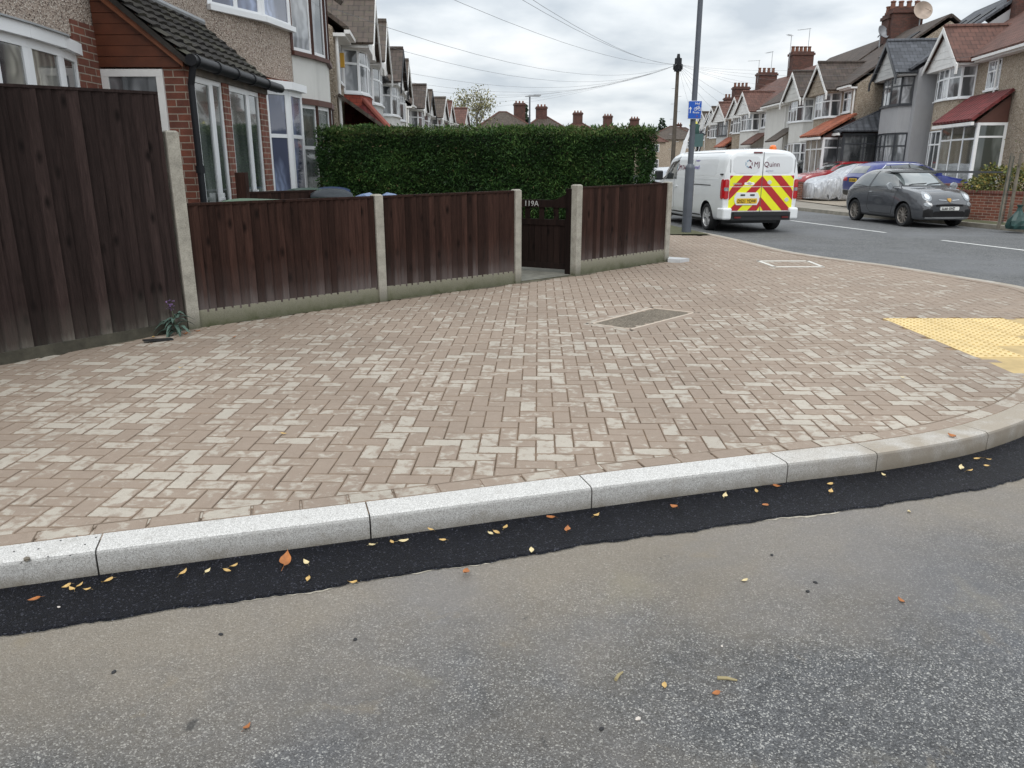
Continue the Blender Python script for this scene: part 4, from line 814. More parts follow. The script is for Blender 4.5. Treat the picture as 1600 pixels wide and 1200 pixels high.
# gate
GT = empty('garden_gate', (.84, 10.72, 0), math.atan2(11.13-10.72, .07-.84), 'brown wooden garden gate with slatted top and white house number', 'gate'); lg = math.hypot(.77, .41)
q = MB(); bw = lg/9
for k in range(9): q.box(k*bw+.002, (k+1)*bw-.003, -.008, .012, .20, .80, 0)
for (x0, x1) in ((0, .09), (lg-.08, lg)): q.box(x0, x1, -.025, .025, .18, 1.13, 0, .3)
q.box(.09, lg-.08, -.024, .024, .78, .86, 0, .3); q.box(.09, lg-.08, -.024, .024, .18, .26, 0, .4)
q.build('gate_leaf', W_GATE, GT)
q = MB()
for k in range(3): cx = .13+(lg-.21)*(k+.5)/3+.02; q.box(cx-.035, cx+.035, -.012, .012, .85, 1.05)
q.build('slats', W_GATE, GT)
q = MB(); n = 14
for k in range(n):
    xa, xb = lg*k/n, lg*(k+1)/n; h = lambda x: 1.12+.17*max(0, 1-x/.35)**2
    q.add([(xa, -.03, 1.02), (xb, -.03, 1.02), (xb, -.03, h(xb)), (xa, -.03, h(xa)), (xa, .028, 1.02), (xb, .028, 1.02), (xb, .028, h(xb)), (xa, .028, h(xa))], [(0, 1, 2, 3), (7, 6, 5, 4), (3, 2, 6, 7), (0, 4, 5, 1)], 0, .4)
q.build('top_rail', W_GATE, GT)
text_obj('house_number', '119A', .105, M('white plastic', (.42, .42, .40), .6), GT, (lg-.13, .031, 1.035), Matrix.Rotation(math.pi, 4, 'Z') @ Matrix.Rotation(R(90), 4, 'X'), .004)
GP = MB(); GP.box(-.05, .05, -.05, .05, 0, 1.28); g_ = GP.build('gate_post', W_GATE); g_.location = (.80, 10.68, 0); g_.rotation_euler[2] = R(45); tag(g_, 'dark timber gate post behind the concrete post right of the gate', 'post')

# low garden fence and bins behind the fence
GF = empty('wooden_fence', (0, 0, 0), 0, 'short low brown garden fence in front of the porch doors', 'fence'); panel(GF, (-3.25, 9.6), (-2.95, 12.1), .3, 1.27, 1.22, W_LOW, .1); 
q = MB(); q.box(-3.31, -3.19, 9.5, 9.62, 0, 1.5); q.build('post', W_LOW, GF)
def wheelie(label, x, y, rz, body, lid, arch=False, s=1.):
    t = empty('wheelie_bin', (x, y, .13 if y > 11 else .12), rz, label, 'bin', 'wheelie bins behind the front fence')
    q = MB(); b0, b1 = .22*s, .28*s
    q.add([(-b0, -b0*1.1, .05), (b0, -b0*1.1, .05), (b0, b0*1.1, .05), (-b0, b0*1.1, .05), (-b1, -b1*1.25, 1.0), (b1, -b1*1.25, 1.0), (b1, b1*1.25, 1.0), (-b1, b1*1.25, 1.0)], [(3, 2, 1, 0), (4, 5, 6, 7), (0, 1, 5, 4), (1, 2, 6, 5), (2, 3, 7, 6), (3, 0, 4, 7)])
    q.box(-b1-.02, b1+.02, -b1*1.25-.02, b1*1.25+.02, .95, 1.0); q.build('bin_body', body, t)
    q = MB(); n = 8; a, b = b1+.03, b1*1.25+.03
    pr_ = [(-1, 0), (-.96, .05), (-.7, .085 if not arch else .10), (-.35, .10 if not arch else .12), (0, .105 if not arch else .06), (.35, .10 if not arch else .12), (.7, .085 if not arch else .1), (.96, .05), (1, 0)]
    rows = [[(x_*a, y_, 1.0+z_) for x_, z_ in pr_] for y_ in (-b, -b*.97, b*.97, b)]
    for rw, k in ((rows[0], .6), (rows[3], .6)):
        for i in range(9): rw[i] = (rw[i][0]*.97, rw[i][1], 1.0+(rw[i][2]-1.0)*.5)
    vs = [p for r_ in rows for p in r_]; q.add(vs, [(i*9+k, i*9+k+1, (i+1)*9+k+1, (i+1)*9+k) for i in range(3) for k in range(8)]+[tuple(range(9))[::-1], tuple(range(27, 36))]); q.build('lid', lid, t, smooth=50)
    q = MB(); q.tube((-a*.7, b+.05, .98), (a*.7, b+.05, .98), .018); q.build('handle', body, t)
    for sx in (-1, 1): q = MB(); q.lathe([(.0, -.03), (.10, -.03), (.10, .03), (0, .03)], (sx*b0, b0*1.2, .1), 'X', 16); q.build('wheel', BLK, t)
    return t
GRN = M('dark green plastic', (.035, .075, .05), .45, .15, 4); GRL = M('pale green plastic', (.12, .19, .13), .5, .2, 4); BLU = M('blue plastic', (.13, .20, .36), .45, .15, 4); NAVY = M('dark blue plastic', (.03, .05, .12), .4)
wheelie('pale green lidded bin just behind the first low fence panel', -2.72, 8.72, R(58), GRN, GRL, s=1.15)
wheelie('light blue double-humped bin lid showing above the low fence by its second post', -1.72, 10.0, R(5), BLK, BLU, True, 1.02)
wheelie('dark green bin beside the porch end', -3.15, 12.3, R(20), GRN, GRN, s=1.2)
wheelie('dark bin with grey lid between the green bin and the hedge', -2.75, 12.0, R(15), GRN, M('charcoal plastic', (.05, .06, .07), .35), s=1.)
wheelie('navy lidded bin half under the left end of the hedge', -2.95, 12.9, R(10), NAVY, NAVY)

# ------------------------------------------------------------------ hedge
def leafmesh(name, pts, dirs, sizes, vals, mat, parent=None, wid=.3):
    n = len(pts); d = dirs/np.linalg.norm(dirs, axis=1)[:, None]; rv = rng.normal(size=(n, 3)); s = np.cross(d, rv); s /= np.linalg.norm(s, axis=1)[:, None]
    L_ = sizes[:, None]; up = np.cross(s, d)
    a = pts; b = pts+d*L_*.5+s*L_*wid+up*L_*.08; c = pts+d*L_-np.array([0, 0, 1])*L_*.15; e = pts+d*L_*.5-s*L_*wid+up*L_*.08
    V = np.stack([a, b, c, e], 1).reshape(-1, 3)
    me = bpy.data.meshes.new(name); me.vertices.add(4*n); me.vertices.foreach_set('co', V.ravel()); me.loops.add(4*n); me.loops.foreach_set('vertex_index', np.arange(4*n)); me.polygons.add(n)
    me.polygons.foreach_set('loop_start', np.arange(n)*4); me.update(calc_edges=True); me.materials.append(mat)
    at = me.attributes.new('rnd', 'FLOAT', 'FACE'); at.data.foreach_set('value', vals.astype(np.float32))
    o = bpy.data.objects.new(name, me); COL.objects.link(o)
    if parent: o.parent = parent
    return o
HM = M_attr('hedge leaves', [(0, (.007, .017, .006)), (.35, (.017, .046, .012)), (.7, (.048, .105, .024)), (.93, (.13, .19, .055)), (1, (.13, .10, .05))], .6, 2.6, .2)
HG = empty('hedge', (-.4, 14.4, 0), 0, 'long clipped dark green conifer hedge behind the low fence', 'hedge')
hx0, hx1, hy0, hy1, hz = -3.0, 2.9, -.55, .55, 2.20
q = MB(); q.box(hx0+.3, hx1-.34, hy0+.27, hy1-.2, .1, hz-.10); q.build('inner_growth', M('hedge core', (.012, .016, .008), .9), HG)
nf = 70000; P = []; Dn = []
fx = rng.uniform(hx0, hx1, nf); fz = .6+rng.random(nf)*(hz-.6)
lump = lambda x, z: .07*np.sin(x*2.3+z*1.1)+.05*np.sin(x*5.1+1+z*3)+.04*np.sin(z*7+x*1.7)
P.append(np.stack([fx, hy0+.10-lump(fx, fz)*.5+rng.exponential(.06, nf)-.05, fz], 1)); Dn.append(np.stack([rng.normal(0, .7, nf), -np.abs(rng.normal(.6, .4, nf)), rng.normal(.15, .6, nf)], 1))
nt_ = 16000; tx = rng.uniform(hx0, hx1, nt_); ty = rng.uniform(hy0, hy1, nt_)
P.append(np.stack([tx, ty, hz-.04+.04*np.sin(tx*2.3)+.035*np.sin(tx*7+ty*5)-rng.exponential(.04, nt_)], 1)); Dn.append(np.stack([rng.normal(0, .6, nt_), rng.normal(-.1, .6, nt_), np.abs(rng.normal(.7, .35, nt_))], 1))
ne_ = 9000; 
for sg, xx in ((1, hx1), (-1, hx0)):
    ey = rng.uniform(hy0, hy1, ne_); ez = .6+rng.random(ne_)*(hz-.6); P.append(np.stack([xx-sg*(.05+lump(ey, ez)+rng.exponential(.04, ne_)+.16*np.clip((ez-1.9)/.3, 0, 1)), ey, ez], 1)); Dn.append(np.stack([sg*np.abs(rng.normal(.6, .4, ne_)), rng.normal(0, .6, ne_), rng.normal(.15, .6, ne_)], 1))
P = np.concatenate(P); Dn = np.concatenate(Dn)
cl = .5+.5*np.sin(P[:, 0]*4.1+2*np.sin(P[:, 2]*5))*np.cos(P[:, 2]*6+P[:, 0]*2.2)
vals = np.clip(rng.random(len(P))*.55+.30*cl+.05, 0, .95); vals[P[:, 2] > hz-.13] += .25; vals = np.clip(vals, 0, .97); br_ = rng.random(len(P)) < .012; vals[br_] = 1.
ns = 1500; sp0 = np.stack([rng.uniform(hx0, hx1, ns), rng.uniform(hy0-.02, hy1, ns), np.full(ns, hz-.03)+rng.uniform(-.03, .05, ns)], 1); P = np.concatenate([P, sp0]); Dn = np.concatenate([Dn, np.stack([rng.normal(0, .35, ns), rng.normal(-.1, .3, ns), np.ones(ns)], 1)]); vals = np.concatenate([vals, rng.uniform(.6, .95, ns)])
sz = rng.uniform(.03, .085, len(P)); sz[-ns:] *= 1.3
leafmesh('foliage', P, Dn, sz, vals, HM, HG, .12)

# ------------------------------------------------------------------ trees
def tree(name, label, x, y, h, cr, trunk_r, leaf, n, mat, conifer=False, z0=0., tr_frac=.35, cat='tree', bark=None):
    t = empty(name, (x, y, z0), 0, label, cat); bark = bark or M('bark', (.09, .075, .055), .9, .3, 8)
    q = MB(); q.tube((0, 0, -.2), (0, 0, h*tr_frac), trunk_r, trunk_r*.7, 8); tips = []
    def br(p, d, l, r, lv):
        e_ = p+d*l; q.tube(p, e_, r, r*.6, 5, cap=False); tips.append(e_); tips.append((p+e_)/2)
        if lv > 0:
            for k in range(3): 
                nd_ = (d+Vector((random.gauss(0, .5), random.gauss(0, .5), random.gauss(.1, .35)))).normalized(); br(e_, nd_, l*random.uniform(.6, .8), r*.6, lv-1)
    if conifer:
        q.tube((0, 0, h*tr_frac), (0, 0, h), trunk_r*.7, .03, 6)
    else:
        for k in range(5):
            a = k*1.26+random.random(); br(Vector((0, 0, h*tr_frac)), Vector((math.cos(a)*.55, math.sin(a)*.55, .8)).normalized(), cr*.55, trunk_r*.5, 3)
    q.build('trunk', bark, t)
    if conifer:
        zz = h*(1-rng.random(n)**.6*.9); rad = cr*(1-zz/h)**.8*(.75+.25*np.sin(zz*5))*np.sqrt(rng.uniform(.3, 1, n)); a = rng.uniform(0, 6.28, n)
        pts = np.stack([rad*np.cos(a), rad*np.sin(a), zz], 1); dr = np.stack([np.cos(a), np.sin(a), -.3+rng.normal(0, .3, n)], 1)
    else:
        tp = np.array([tuple(v) for v in tips]); idx = rng.integers(0, len(tp), n); pts = tp[idx]+rng.normal(0, cr*.10, (n, 3)); dr = rng.normal(size=(n, 3))
    leafmesh('crown', pts, dr, rng.uniform(leaf*.6, leaf*1.3, n), rng.random(n), mat, t, .35); return t
LFY = M_attr('pale autumn leaves', [(0, (.10, .11, .04)), (.5, (.20, .19, .08)), (1, (.33, .29, .14))], .7)
LFG = M_attr('conifer needles', [(0, (.012, .025, .012)), (1, (.035, .06, .03))], .8)
LFT = M_attr('bush leaves', [(0, (.05, .075, .02)), (.5, (.13, .15, .04)), (1, (.28, .20, .05))], .7)
tree('sparse_tree', 'sparse pale leaved tree rising beyond the end of the left row', -4.9, 92, 9.3, 4.2, .18, .22, 2600, LFY, z0=0, tr_frac=.4)
tree('conifer_tree', 'dark conifer between two chimneys left of the thin far street lamp', 1.6, 112, 9.6, 1.9, .2, .5, 2600, LFG, True)
tree('conifer_tree', 'small pointed conifer just left of the telegraph pole', 30.6, 165, 10.6, 3.0, .2, .5, 2600, LFG, True)
tree('bushy_tree', 'round dark bush beyond the right end of the hedge', 27.6, 160, 8.2, 3.2, .2, .4, 1800, LFG, tr_frac=.4)
tree('bare_tree', 'thin almost leafless tree between the low far roofs over the hedge', 9.0, 105, 5.8, 2.0, .1, .12, 300, LFY, tr_frac=.3)
# verge sapling with stakes
st = empty('street_tree', (11.95, 18.9, .1), 0, 'young bare street tree tied between wooden stakes on the right verge', 'tree')
q = MB(); q.tube((.35, .1, 0), (.42, .1, 1.4), .035, .028); q.tube((.42, .1, 1.4), (.36, 0, 2.6), .028, .012)
for k in range(16):
    z = 1.2+k*.09; a = k*2.4; p0 = Vector((.40, .08, z)); p1 = p0+Vector((math.cos(a)*.35, math.sin(a)*.35, .25)); q.tube(p0, p1, .009, .005, 4); q.tube(p1, p1+Vector((math.cos(a+.6)*.25, math.sin(a+.6)*.25, .12)), .005, .003, 4)
q.build('trunk', M('sapling bark', (.13, .11, .08), .9), st)
for (dx, dy) in ((-.22, -.05), (.22, .3), (.62, -.1), (.95, .25)): q = MB(); q.tube((dx, dy, 0), (dx+.03, dy, 1.75), .04, .036, 8); q.build('stake', M('weathered stake', (.16, .14, .11), .85, .3, 6), st)
q = MB()
for k in range(14): q.tube((-.24, -.08, .15+k*.11), (-.02, .12, .15+k*.11), .008, n=4)
for k in range(5): q.tube((-.24+k*.055, -.08+k*.05, .1), (-.24+k*.055, -.08+k*.05, 1.68), .006, n=4)
q.build('mesh_guard', M('green mesh guard', (.04, .06, .05), .7), st)
pts = rng.normal(0, 1, (60, 3))*np.array([.3, .3, .35])+np.array([.4, .05, 2.1]); leafmesh('crown', pts, rng.normal(size=(60, 3)), rng.uniform(.03, .06, 60), rng.random(60), LFT, st, .35)
wbg = MB(); pr_ = [(.0, 0), (.20, .0), (.22, .08), (.20, .2), (.13, .32), (.06, .42), (.04, .5), (.07, .56), (0, .57)]
wbg.lathe(pr_, n=14); wbg.v = [(x*(1+.18*math.sin(5*math.atan2(y, x)+z*9)), y*(1+.15*math.sin(4*math.atan2(y, x)+z*6)), z) for x, y, z in wbg.v]
o = wbg.build('watering_bag', M('green bag', (.015, .05, .045), .45, .4, 9)); o.location = (12.1, 18.75, .1); tag(o, 'crumpled dark green watering bag on the verge at the foot of the young tree', 'bag')
# garden bush and front walls on the right
def bush(label, x, y, z, rx, ry, rz, n, mat, name='bush'):
    t = empty(name, (x, y, z), 0, label, 'bush'); v = rng.normal(size=(n, 3)); v /= np.linalg.norm(v, axis=1)[:, None]; r_ = rng.uniform(.6, 1.05, n)[:, None]*(1+.15*np.sin(v[:, :1]*6+v[:, 2:]*5))
    leafmesh('foliage', v*r_*np.array([rx, ry, rz])+np.array([0, 0, rz*.8]), v+rng.normal(0, .5, (n, 3)), rng.uniform(.05, .11, n), rng.random(n), mat, t, .3)
    q = MB()
    for k in range(6): q.tube((0, 0, -.1), (rx*.6*math.cos(k), ry*.6*math.sin(k), rz), .02, .008, 5)
    q.build('stems', M('stem', (.08, .06, .04), .9), t); return t
bush('yellow green garden bush behind the brick wall beside the white porch', 13.9, 22.3, .45, 1.0, .7, .62, 5200, LFT)
bush('small yellowish shrub in front of the brick wall near the grey car', 12.55, 23.3, .25, .3, .25, .32, 900, LFT)
bush('low green shrub further right behind the brick wall', 15.4, 20.8, .5, 1.1, .7, .55, 4200, LFT)
def wall_run(label, pts, h, th=.22):
    t = empty('brick_wall', (0, 0, 0), 0, label, 'wall'); q = MB(); c = MB()
    for a, b in zip(pts, pts[1:]): q.seg(a, b, 0, h, 0, th, ext=.0); c.seg(a, b, h, h+.07, -.02, th+.02, ext=.01)
    q.build('wall', BR_RED, t); c.build('coping', M_brick('coping brick', (.20, .07, .05), (.14, .05, .04), (.2, .17, .14), .075, .3), t); return t
wall_run('low red brick front wall on the right behind the young street tree', [(15.9, 16.9), (12.95, 22.3), (12.5, 23.8)], .82)
wall_run('short brick garden wall between the grey car and the white porch', [(12.6, 23.9), (14.2, 24.6)], .95)
wall_run('low brick wall beside the silver covered car', [(11.9, 33.6), (13.4, 34.0)], .8)

# ------------------------------------------------------------------ street furniture
LP = empty('street_lamp', (3.93, 17.6, .12), 0, 'tall dark grey lamp post with stepped base on the pavement left of the van', 'street lamp')
q = MB(); q.lathe([(.105, -.1), (.105, 1.38), (.10, 1.42), (.062, 1.48)], n=20); q.build('base', POST, LP, smooth=40)
q = MB(); q.lathe([(.062, 1.46), (.056, 4.5), (.045, 8.0), (.04, 8.05)], n=16); q.tube((0, 0, 8.0), (.7, .1, 8.15), .035); q.build('column', POST, LP, smooth=40)
q = MB(); q.box(.6, 1.3, -.02, .24, 8.1, 8.2); q.build('lantern', ALU, LP)
q = MB(); q.box(-.04, .04, -.108, -.1, .35, .75); q.build('inspection_door', POST, LP)
SG = empty('cycle_route_sign', (3.93, 17.5, 2.53), R(4), 'small blue cycle route sign with white arrow fixed to the lamp post', 'sign')
q = MB(); q.box(-.15, .15, -.006, .006, -.0, .37); q.build('plate', M('white sign edge', (.7, .72, .75), .4), SG)
SB = M('sign blue', (.005, .08, .42), .4, .05); q = MB(); q.box(-.14, .14, -.012, -.006, .01, .36); q.build('face', SB, SG)
SW = M('sign white', (.78, .8, .82), .4, .03); RX = Matrix.Rotation(R(90), 4, 'X')
text_obj('lettering', 'Hof', .07, SW, SG, (-.005, -.014, .29), RX); text_obj('lettering', 'Route', .058, SW, SG, (-.045, -.014, .115), RX)
q = MB(); 
for cx in (.01, .10): 
    for k in range(14): a0, a1 = k*math.tau/14, (k+1)*math.tau/14; q.tube((cx+.03*math.cos(a0), -.014, .20+.03*math.sin(a0)), (cx+.03*math.cos(a1), -.014, .20+.03*math.sin(a1)), .0045, n=4)
for a, b in (((.01, .20), (.035, .245)), ((.035, .245), (.085, .245)), ((.01, .20), (.055, .20)), ((.055, .20), (.035, .25)), ((.055, .20), (.085, .245)), ((.10, .20), (.082, .262)), ((.07, .262), (.095, .262))): q.tube((a[0], -.014, a[1]), (b[0], -.014, b[1]), .0045, n=4)
q.build('bicycle_symbol', SW, SG)
q = MB(); q.box(-.107, -.093, -.016, -.013, .12, .22); q.add([(-.13, -.016, .20), (-.07, -.016, .20), (-.10, -.016, .25)], [(0, 1, 2)]); q.build('arrow', SW, SG)
text_obj('lettering', '25', .045, M('sign red', (.35, .1, .1), .4), SG, (.03, -.014, .04), RX)
q = MB(); q.box(-.08, .08, .006, .16, .08, .10); q.box(-.08, .08, .006, .16, .27, .29); q.build('bracket', ALU, SG)
TP = empty('telegraph_pole', (10.25, 51, .1), 0, 'wooden telegraph pole with black joint boxes and fanned out wires', 'pole')
q = MB(); q.tube((0, 0, -.3), (.0, 0, 7.6), .15, .10, 12); q.build('shaft', M('creosoted wood', (.085, .07, .055), .85, .25, 5), TP)
q = MB(); q.tube((0, 0, 7.0), (0, 0, 7.75), .24, .22, 10); q.tube((0, 0, 7.75), (0, 0, 8.0), .12, .08, 8)
for k in range(8): a = k*.785; q.box(.24*math.cos(a)-.05, .24*math.cos(a)+.05, .24*math.sin(a)-.05, .24*math.sin(a)+.05, 7.1, 7.4)
q.build('joint_box', BLK, TP)
q = MB()
for k in range(9): sg = 1 if k % 2 else -1; q.tube((0, 0, 2.4+k*.45), (sg*.32, 0, 2.4+k*.45), .012, n=5)
q.build('steps', ALU, TP)
WM = M('cable', (.17, .175, .18), .6)
def wire(P, Q, sag, r=.0055, label='thin black telephone wire running from the telegraph pole'):
    P, Q = Vector(P), Vector(Q); pts = [P.lerp(Q, k/14)-Vector((0, 0, sag*4*(k/14)*(1-k/14))) for k in range(15)]; q = MB()
    for a, b in zip(pts, pts[1:]): q.tube(a, b, r, n=4, cap=False)
    o = q.build('telephone_wire', WM); tag(o, label, 'wire', 'telephone wires fanning out from the pole'); return o
top = (10.25, 51, 7.5)
for k, (qx, qy, qz, sg) in enumerate(((-4.3, 7.5, 6.0, .9), (-4.3, 9.3, 6.0, .8), (-4.4, 13.5, 5.6, .7), (-4.2, 18.8, 5.0, 1.0), (-4.4, 23.0, 5.0, 1.1), (-4.8, 29, 4.9, 1.0), (-5, 33, 4.9, 1.0), (-5, 37, 4.9, .9), (-5.6, 42, 5, .8), (-5.6, 48, 5, .7), (-5.6, 55, 5, .6))):
    wire(top, (qx, qy, qz), sg, label='thin dark telephone wire from the pole to the left row of houses' )
for (qx, qy, qz, sg) in ((16.8, 29, 5.3, .45), (16.6, 34, 5.3, .4), (16.4, 38, 5.3, .35), (16.3, 43, 5.3, .3), (16.5, 47, 5.3, .2), (16.9, 57, 5.3, .2), (17.3, 62, 5.3, .3), (17.9, 68, 5.3, .4), (18.4, 74, 5.3, .5), (19.5, 84, 5.3, .6)):
    wire(top, (qx, qy, qz), sg, label='thin dark telephone wire from the pole to the right row of houses')
FL_ = empty('street_lamp', (1.35, 62, .1), 0, 'distant thin grey street lamp standing above the middle of the hedge', 'street lamp')
q = MB(); q.tube((0, 0, 0), (0, 0, 6.4), .09, .055, 10); q.build('column', POST, FL_)
q = MB(); q.box(-.1, .75, -.1, .1, 6.4, 6.5); q.box(-.35, 0, -.05, .05, 6.38, 6.45); q.box(.9, 2.6, -.09, .09, 6.42, 6.5) if False else None; q.box(.3, .85, -.12, .12, 6.45, 6.54); q.build('lantern', ALU, FL_)
# access platform boom and the men at work far down the street
def person(label, joints, edges, radii, mats, loc, rz, name='person'):
    me = bpy.data.meshes.new(name); me.from_pydata(joints, edges, []); o = bpy.data.objects.new(name, me); COL.objects.link(o)
    sk = o.modifiers.new('s', 'SKIN'); su = o.modifiers.new('u', 'SUBSURF'); su.levels = su.render_levels = 1
    for v, r in zip(me.skin_vertices[0].data, radii): v.radius = (r, r)
    me.skin_vertices[0].data[0].use_root = True
    bpy.context.view_layer.update(); m2 = bpy.data.meshes.new_from_object(o.evaluated_get(bpy.context.evaluated_depsgraph_get())); m2.name = name
    bpy.data.objects.remove(o); q = bpy.data.objects.new(name, m2); COL.objects.link(q); q.location = loc; q.rotation_euler = (0, 0, rz)
    m2.materials.clear(); [m2.materials.append(m) for m in mats]
    for p_ in m2.polygons:
        z = p_.center.z; p_.material_index = 2 if z > 1.46 and len(mats) > 2 else 1 if z > .92 else 0; p_.use_smooth = True
    tag(q, label, 'person'); return q
J = [(0, 0, .95), (0, .06, 1.2), (0, .12, 1.42), (0, .14, 1.52), (0, .17, 1.66), (-.19, .12, 1.40), (-.24, .32, 1.3), (-.16, .52, 1.5), (.19, .12, 1.40), (.24, .32, 1.3), (.16, .52, 1.62), (-.1, .0, .88), (-.11, .25, .68), (-.11, .1, .30), (.1, 0, .88), (.1, .04, .45), (.1, -.04, .05), (-.11, .24, .27), (.1, .12, .02)]
Eg = [(0, 1), (1, 2), (2, 3), (3, 4), (2, 5), (5, 6), (6, 7), (2, 8), (8, 9), (9, 10), (0, 11), (11, 12), (12, 13), (13, 17), (0, 14), (14, 15), (15, 16), (16, 18)]
Rd = [.13, .14, .15, .065, .105, .075, .05, .04, .075, .05, .04, .09, .075, .055, .09, .07, .05, .04, .04]
DC = M('dark work clothes', (.02, .022, .03), .85); SK = M('skin', (.38, .23, .17), .6)
person('man in dark work clothes climbing a ladder far down the street', J, Eg, Rd, (DC, DC, DC), (14.0, 60.2, 2.35), R(-60))
ld = empty('ladder', (13.6, 60, 0), R(-60), 'pale ladder leaning against the houses beneath the climbing man', 'ladder')
for sx in (-.2, .2): q = MB(); q.tube((sx, -.6, .1), (sx, 1.2, 5.2), .035, n=6); q.build('stile', ALU, ld)
for k in range(16): q = MB(); t = (k+.5)/16; q.tube((-.2, -.6+1.8*t, .1+5.1*t), (.2, -.6+1.8*t, .1+5.1*t), .02, n=5); q.build('rung', ALU, ld)
bm_ = empty('boom_lift', (9.6, 46.5, 0), 0, 'white hydraulic boom rising beside the telegraph pole towards a work basket', 'boom lift')
q = MB(); q.tube((0, 0, .9), (.45, 0, 2.9), .20, .14, 4); q.build('lower_boom', UPVC, bm_); q = MB(); q.tube((.42, 0, 2.8), (.95, 0, 4.3), .11, .07, 4); q.build('upper_boom', UPVC, bm_)
q = MB(); q.box(-.8, .8, -1.6, 1.6, .4, 1.0); [q.lathe([(0, -.1), (.36, -.1), (.36, .1), (0, .1)], (sx*.8, sy, .36), 'X', 14) for sx in (-1, 1) for sy in (-1.1, 1.1)]; q.build('chassis', M('lift chassis', (.3, .3, .3)), bm_)
q = MB(); q.box(.75, 1.35, -.35, .35, 2.55, 3.25); q.build('basket', M('basket green', (.06, .12, .12), .6), bm_)
person('worker in dark green with yellow helmet in the basket beside the lamp post', J, Eg, Rd, (DC, M('dark green jacket', (.02, .06, .05), .8), M('yellow helmet', (.65, .6, .1), .5)), (10.62, 46.4, 2.3), R(20))
# ------------------------------------------------------------------ vehicles
def chaikin(P, n=2):
    for _ in range(n):
        Q = [P[0]]
        for a, b in zip(P, P[1:]): Q += [(a[0]*.75+b[0]*.25, a[1]*.75+b[1]*.25), (a[0]*.25+b[0]*.75, a[1]*.25+b[1]*.75)]
        Q.append(P[-1]); P = Q
    return P
def mono(xs, ys, q):
    xs = np.array(xs, float); ys = np.array(ys, float); h = np.diff(xs); dl = np.diff(ys)/h; m = np.zeros(len(xs)); m[0], m[-1] = dl[0], dl[-1]
    for i in range(1, len(xs)-1):
        if dl[i-1]*dl[i] > 0: w1, w2 = 2*h[i]+h[i-1], h[i]+2*h[i-1]; m[i] = (w1+w2)/(w1/dl[i-1]+w2/dl[i])
    i = np.clip(np.searchsorted(xs, q)-1, 0, len(h)-1); t = (q-xs[i])/h[i]
    return (2*t**3-3*t**2+1)*ys[i]+(t**3-2*t**2+t)*h[i]*m[i]+(-2*t**3+3*t**2)*ys[i+1]+(t**3-t**2)*h[i]*m[i+1]
def loft(st, n=70, sub=2, fn=None):
    st = np.array(st, float); q = np.unique(np.concatenate([np.linspace(st[0, 0], st[-1, 0], n), st[:, 0]])); C = [mono(st[:, 0], st[:, k], q) for k in range(1, 9)]
    V = []; m = None
    for i, x in enumerate(q):
        zb, wb, zm, wm, zl, wl, zt, wt = [c[i] for c in C]
        half = chaikin([(0, zb), (wb*.9, zb), (wb, zb+.07), (wm, zm), (wl, zl), (wl*.6+wt*.4+.012, zl+(zt-zl)*.35), (wt, zt-min(.07, (zt-zl)*.4)), (wt*.62, zt-.006), (0, zt+.012)], sub)
        ring = half+[(-y, z) for y, z in half[-2:0:-1]]
        if fn: ring = [fn(x, y, z) for y, z in ring]
        m = len(ring); V += [(x, y, z) if not isinstance((y, z), tuple) else (x, y, z) for y, z in ring]
    k = len(q); F = [(i*m+j, i*m+(j+1) % m, (i+1)*m+(j+1) % m, (i+1)*m+j) for i in range(k-1) for j in range(m)]+[tuple(range(m))[::-1], tuple(range((k-1)*m, k*m))]
    return V, F
def body(name, st, mats, parent, wheels, r, wmax, smooth=32, fn=None):
    V, F = loft(st, fn=fn); bv = BVHTree.FromPolygons([Vector(v) for v in V], F)
    me = bpy.data.meshes.new(name); me.from_pydata(V, [], F); [me.materials.append(m) for m in mats]; o = bpy.data.objects.new(name, me); COL.objects.link(o)
    q = MB()
    for x in wheels:
        for s in (-1, 1):
            y0, y1 = sorted((s*(wmax-.30), s*(wmax+.2))); q.lathe([(0, y0), (r+.045, y0), (r+.045, y1), (0, y1)], (x, 0, r), 'Y', 32, 1)
    if wheels:
        cu = q.build('cut', mats); bmx = bmesh.new(); bmx.from_mesh(cu.data); bmesh.ops.remove_doubles(bmx, verts=bmx.verts, dist=1e-5); bmesh.ops.recalc_face_normals(bmx, faces=bmx.faces); bmx.to_mesh(cu.data); bmx.free()
        bmx = bmesh.new(); bmx.from_mesh(me); bmesh.ops.recalc_face_normals(bmx, faces=bmx.faces); bmx.to_mesh(me); bmx.free()
        md = o.modifiers.new('b', 'BOOLEAN'); md.operation = 'DIFFERENCE'; md.object = cu; md.solver = 'EXACT'
        bpy.context.view_layer.update(); m2 = bpy.data.meshes.new_from_object(o.evaluated_get(bpy.context.evaluated_depsgraph_get())); bpy.data.objects.remove(cu)
    else: m2 = me.copy()
    m2.name = name; bpy.data.objects.remove(o); finish(m2, None, smooth); o = bpy.data.objects.new(name, m2); COL.objects.link(o); o.parent = parent
    return o, bv
AX = {'L': (0, 2, (0, 3, 0), (0, -1, 0)), 'R': (0, 2, (0, -3, 0), (0, 1, 0)), 'B': (1, 2, (-3, 0, 0), (1, 0, 0)), 'F': (1, 2, (9, 0, 0), (-1, 0, 0)), 'T': (0, 1, (0, 0, 5), (0, 0, -1))}
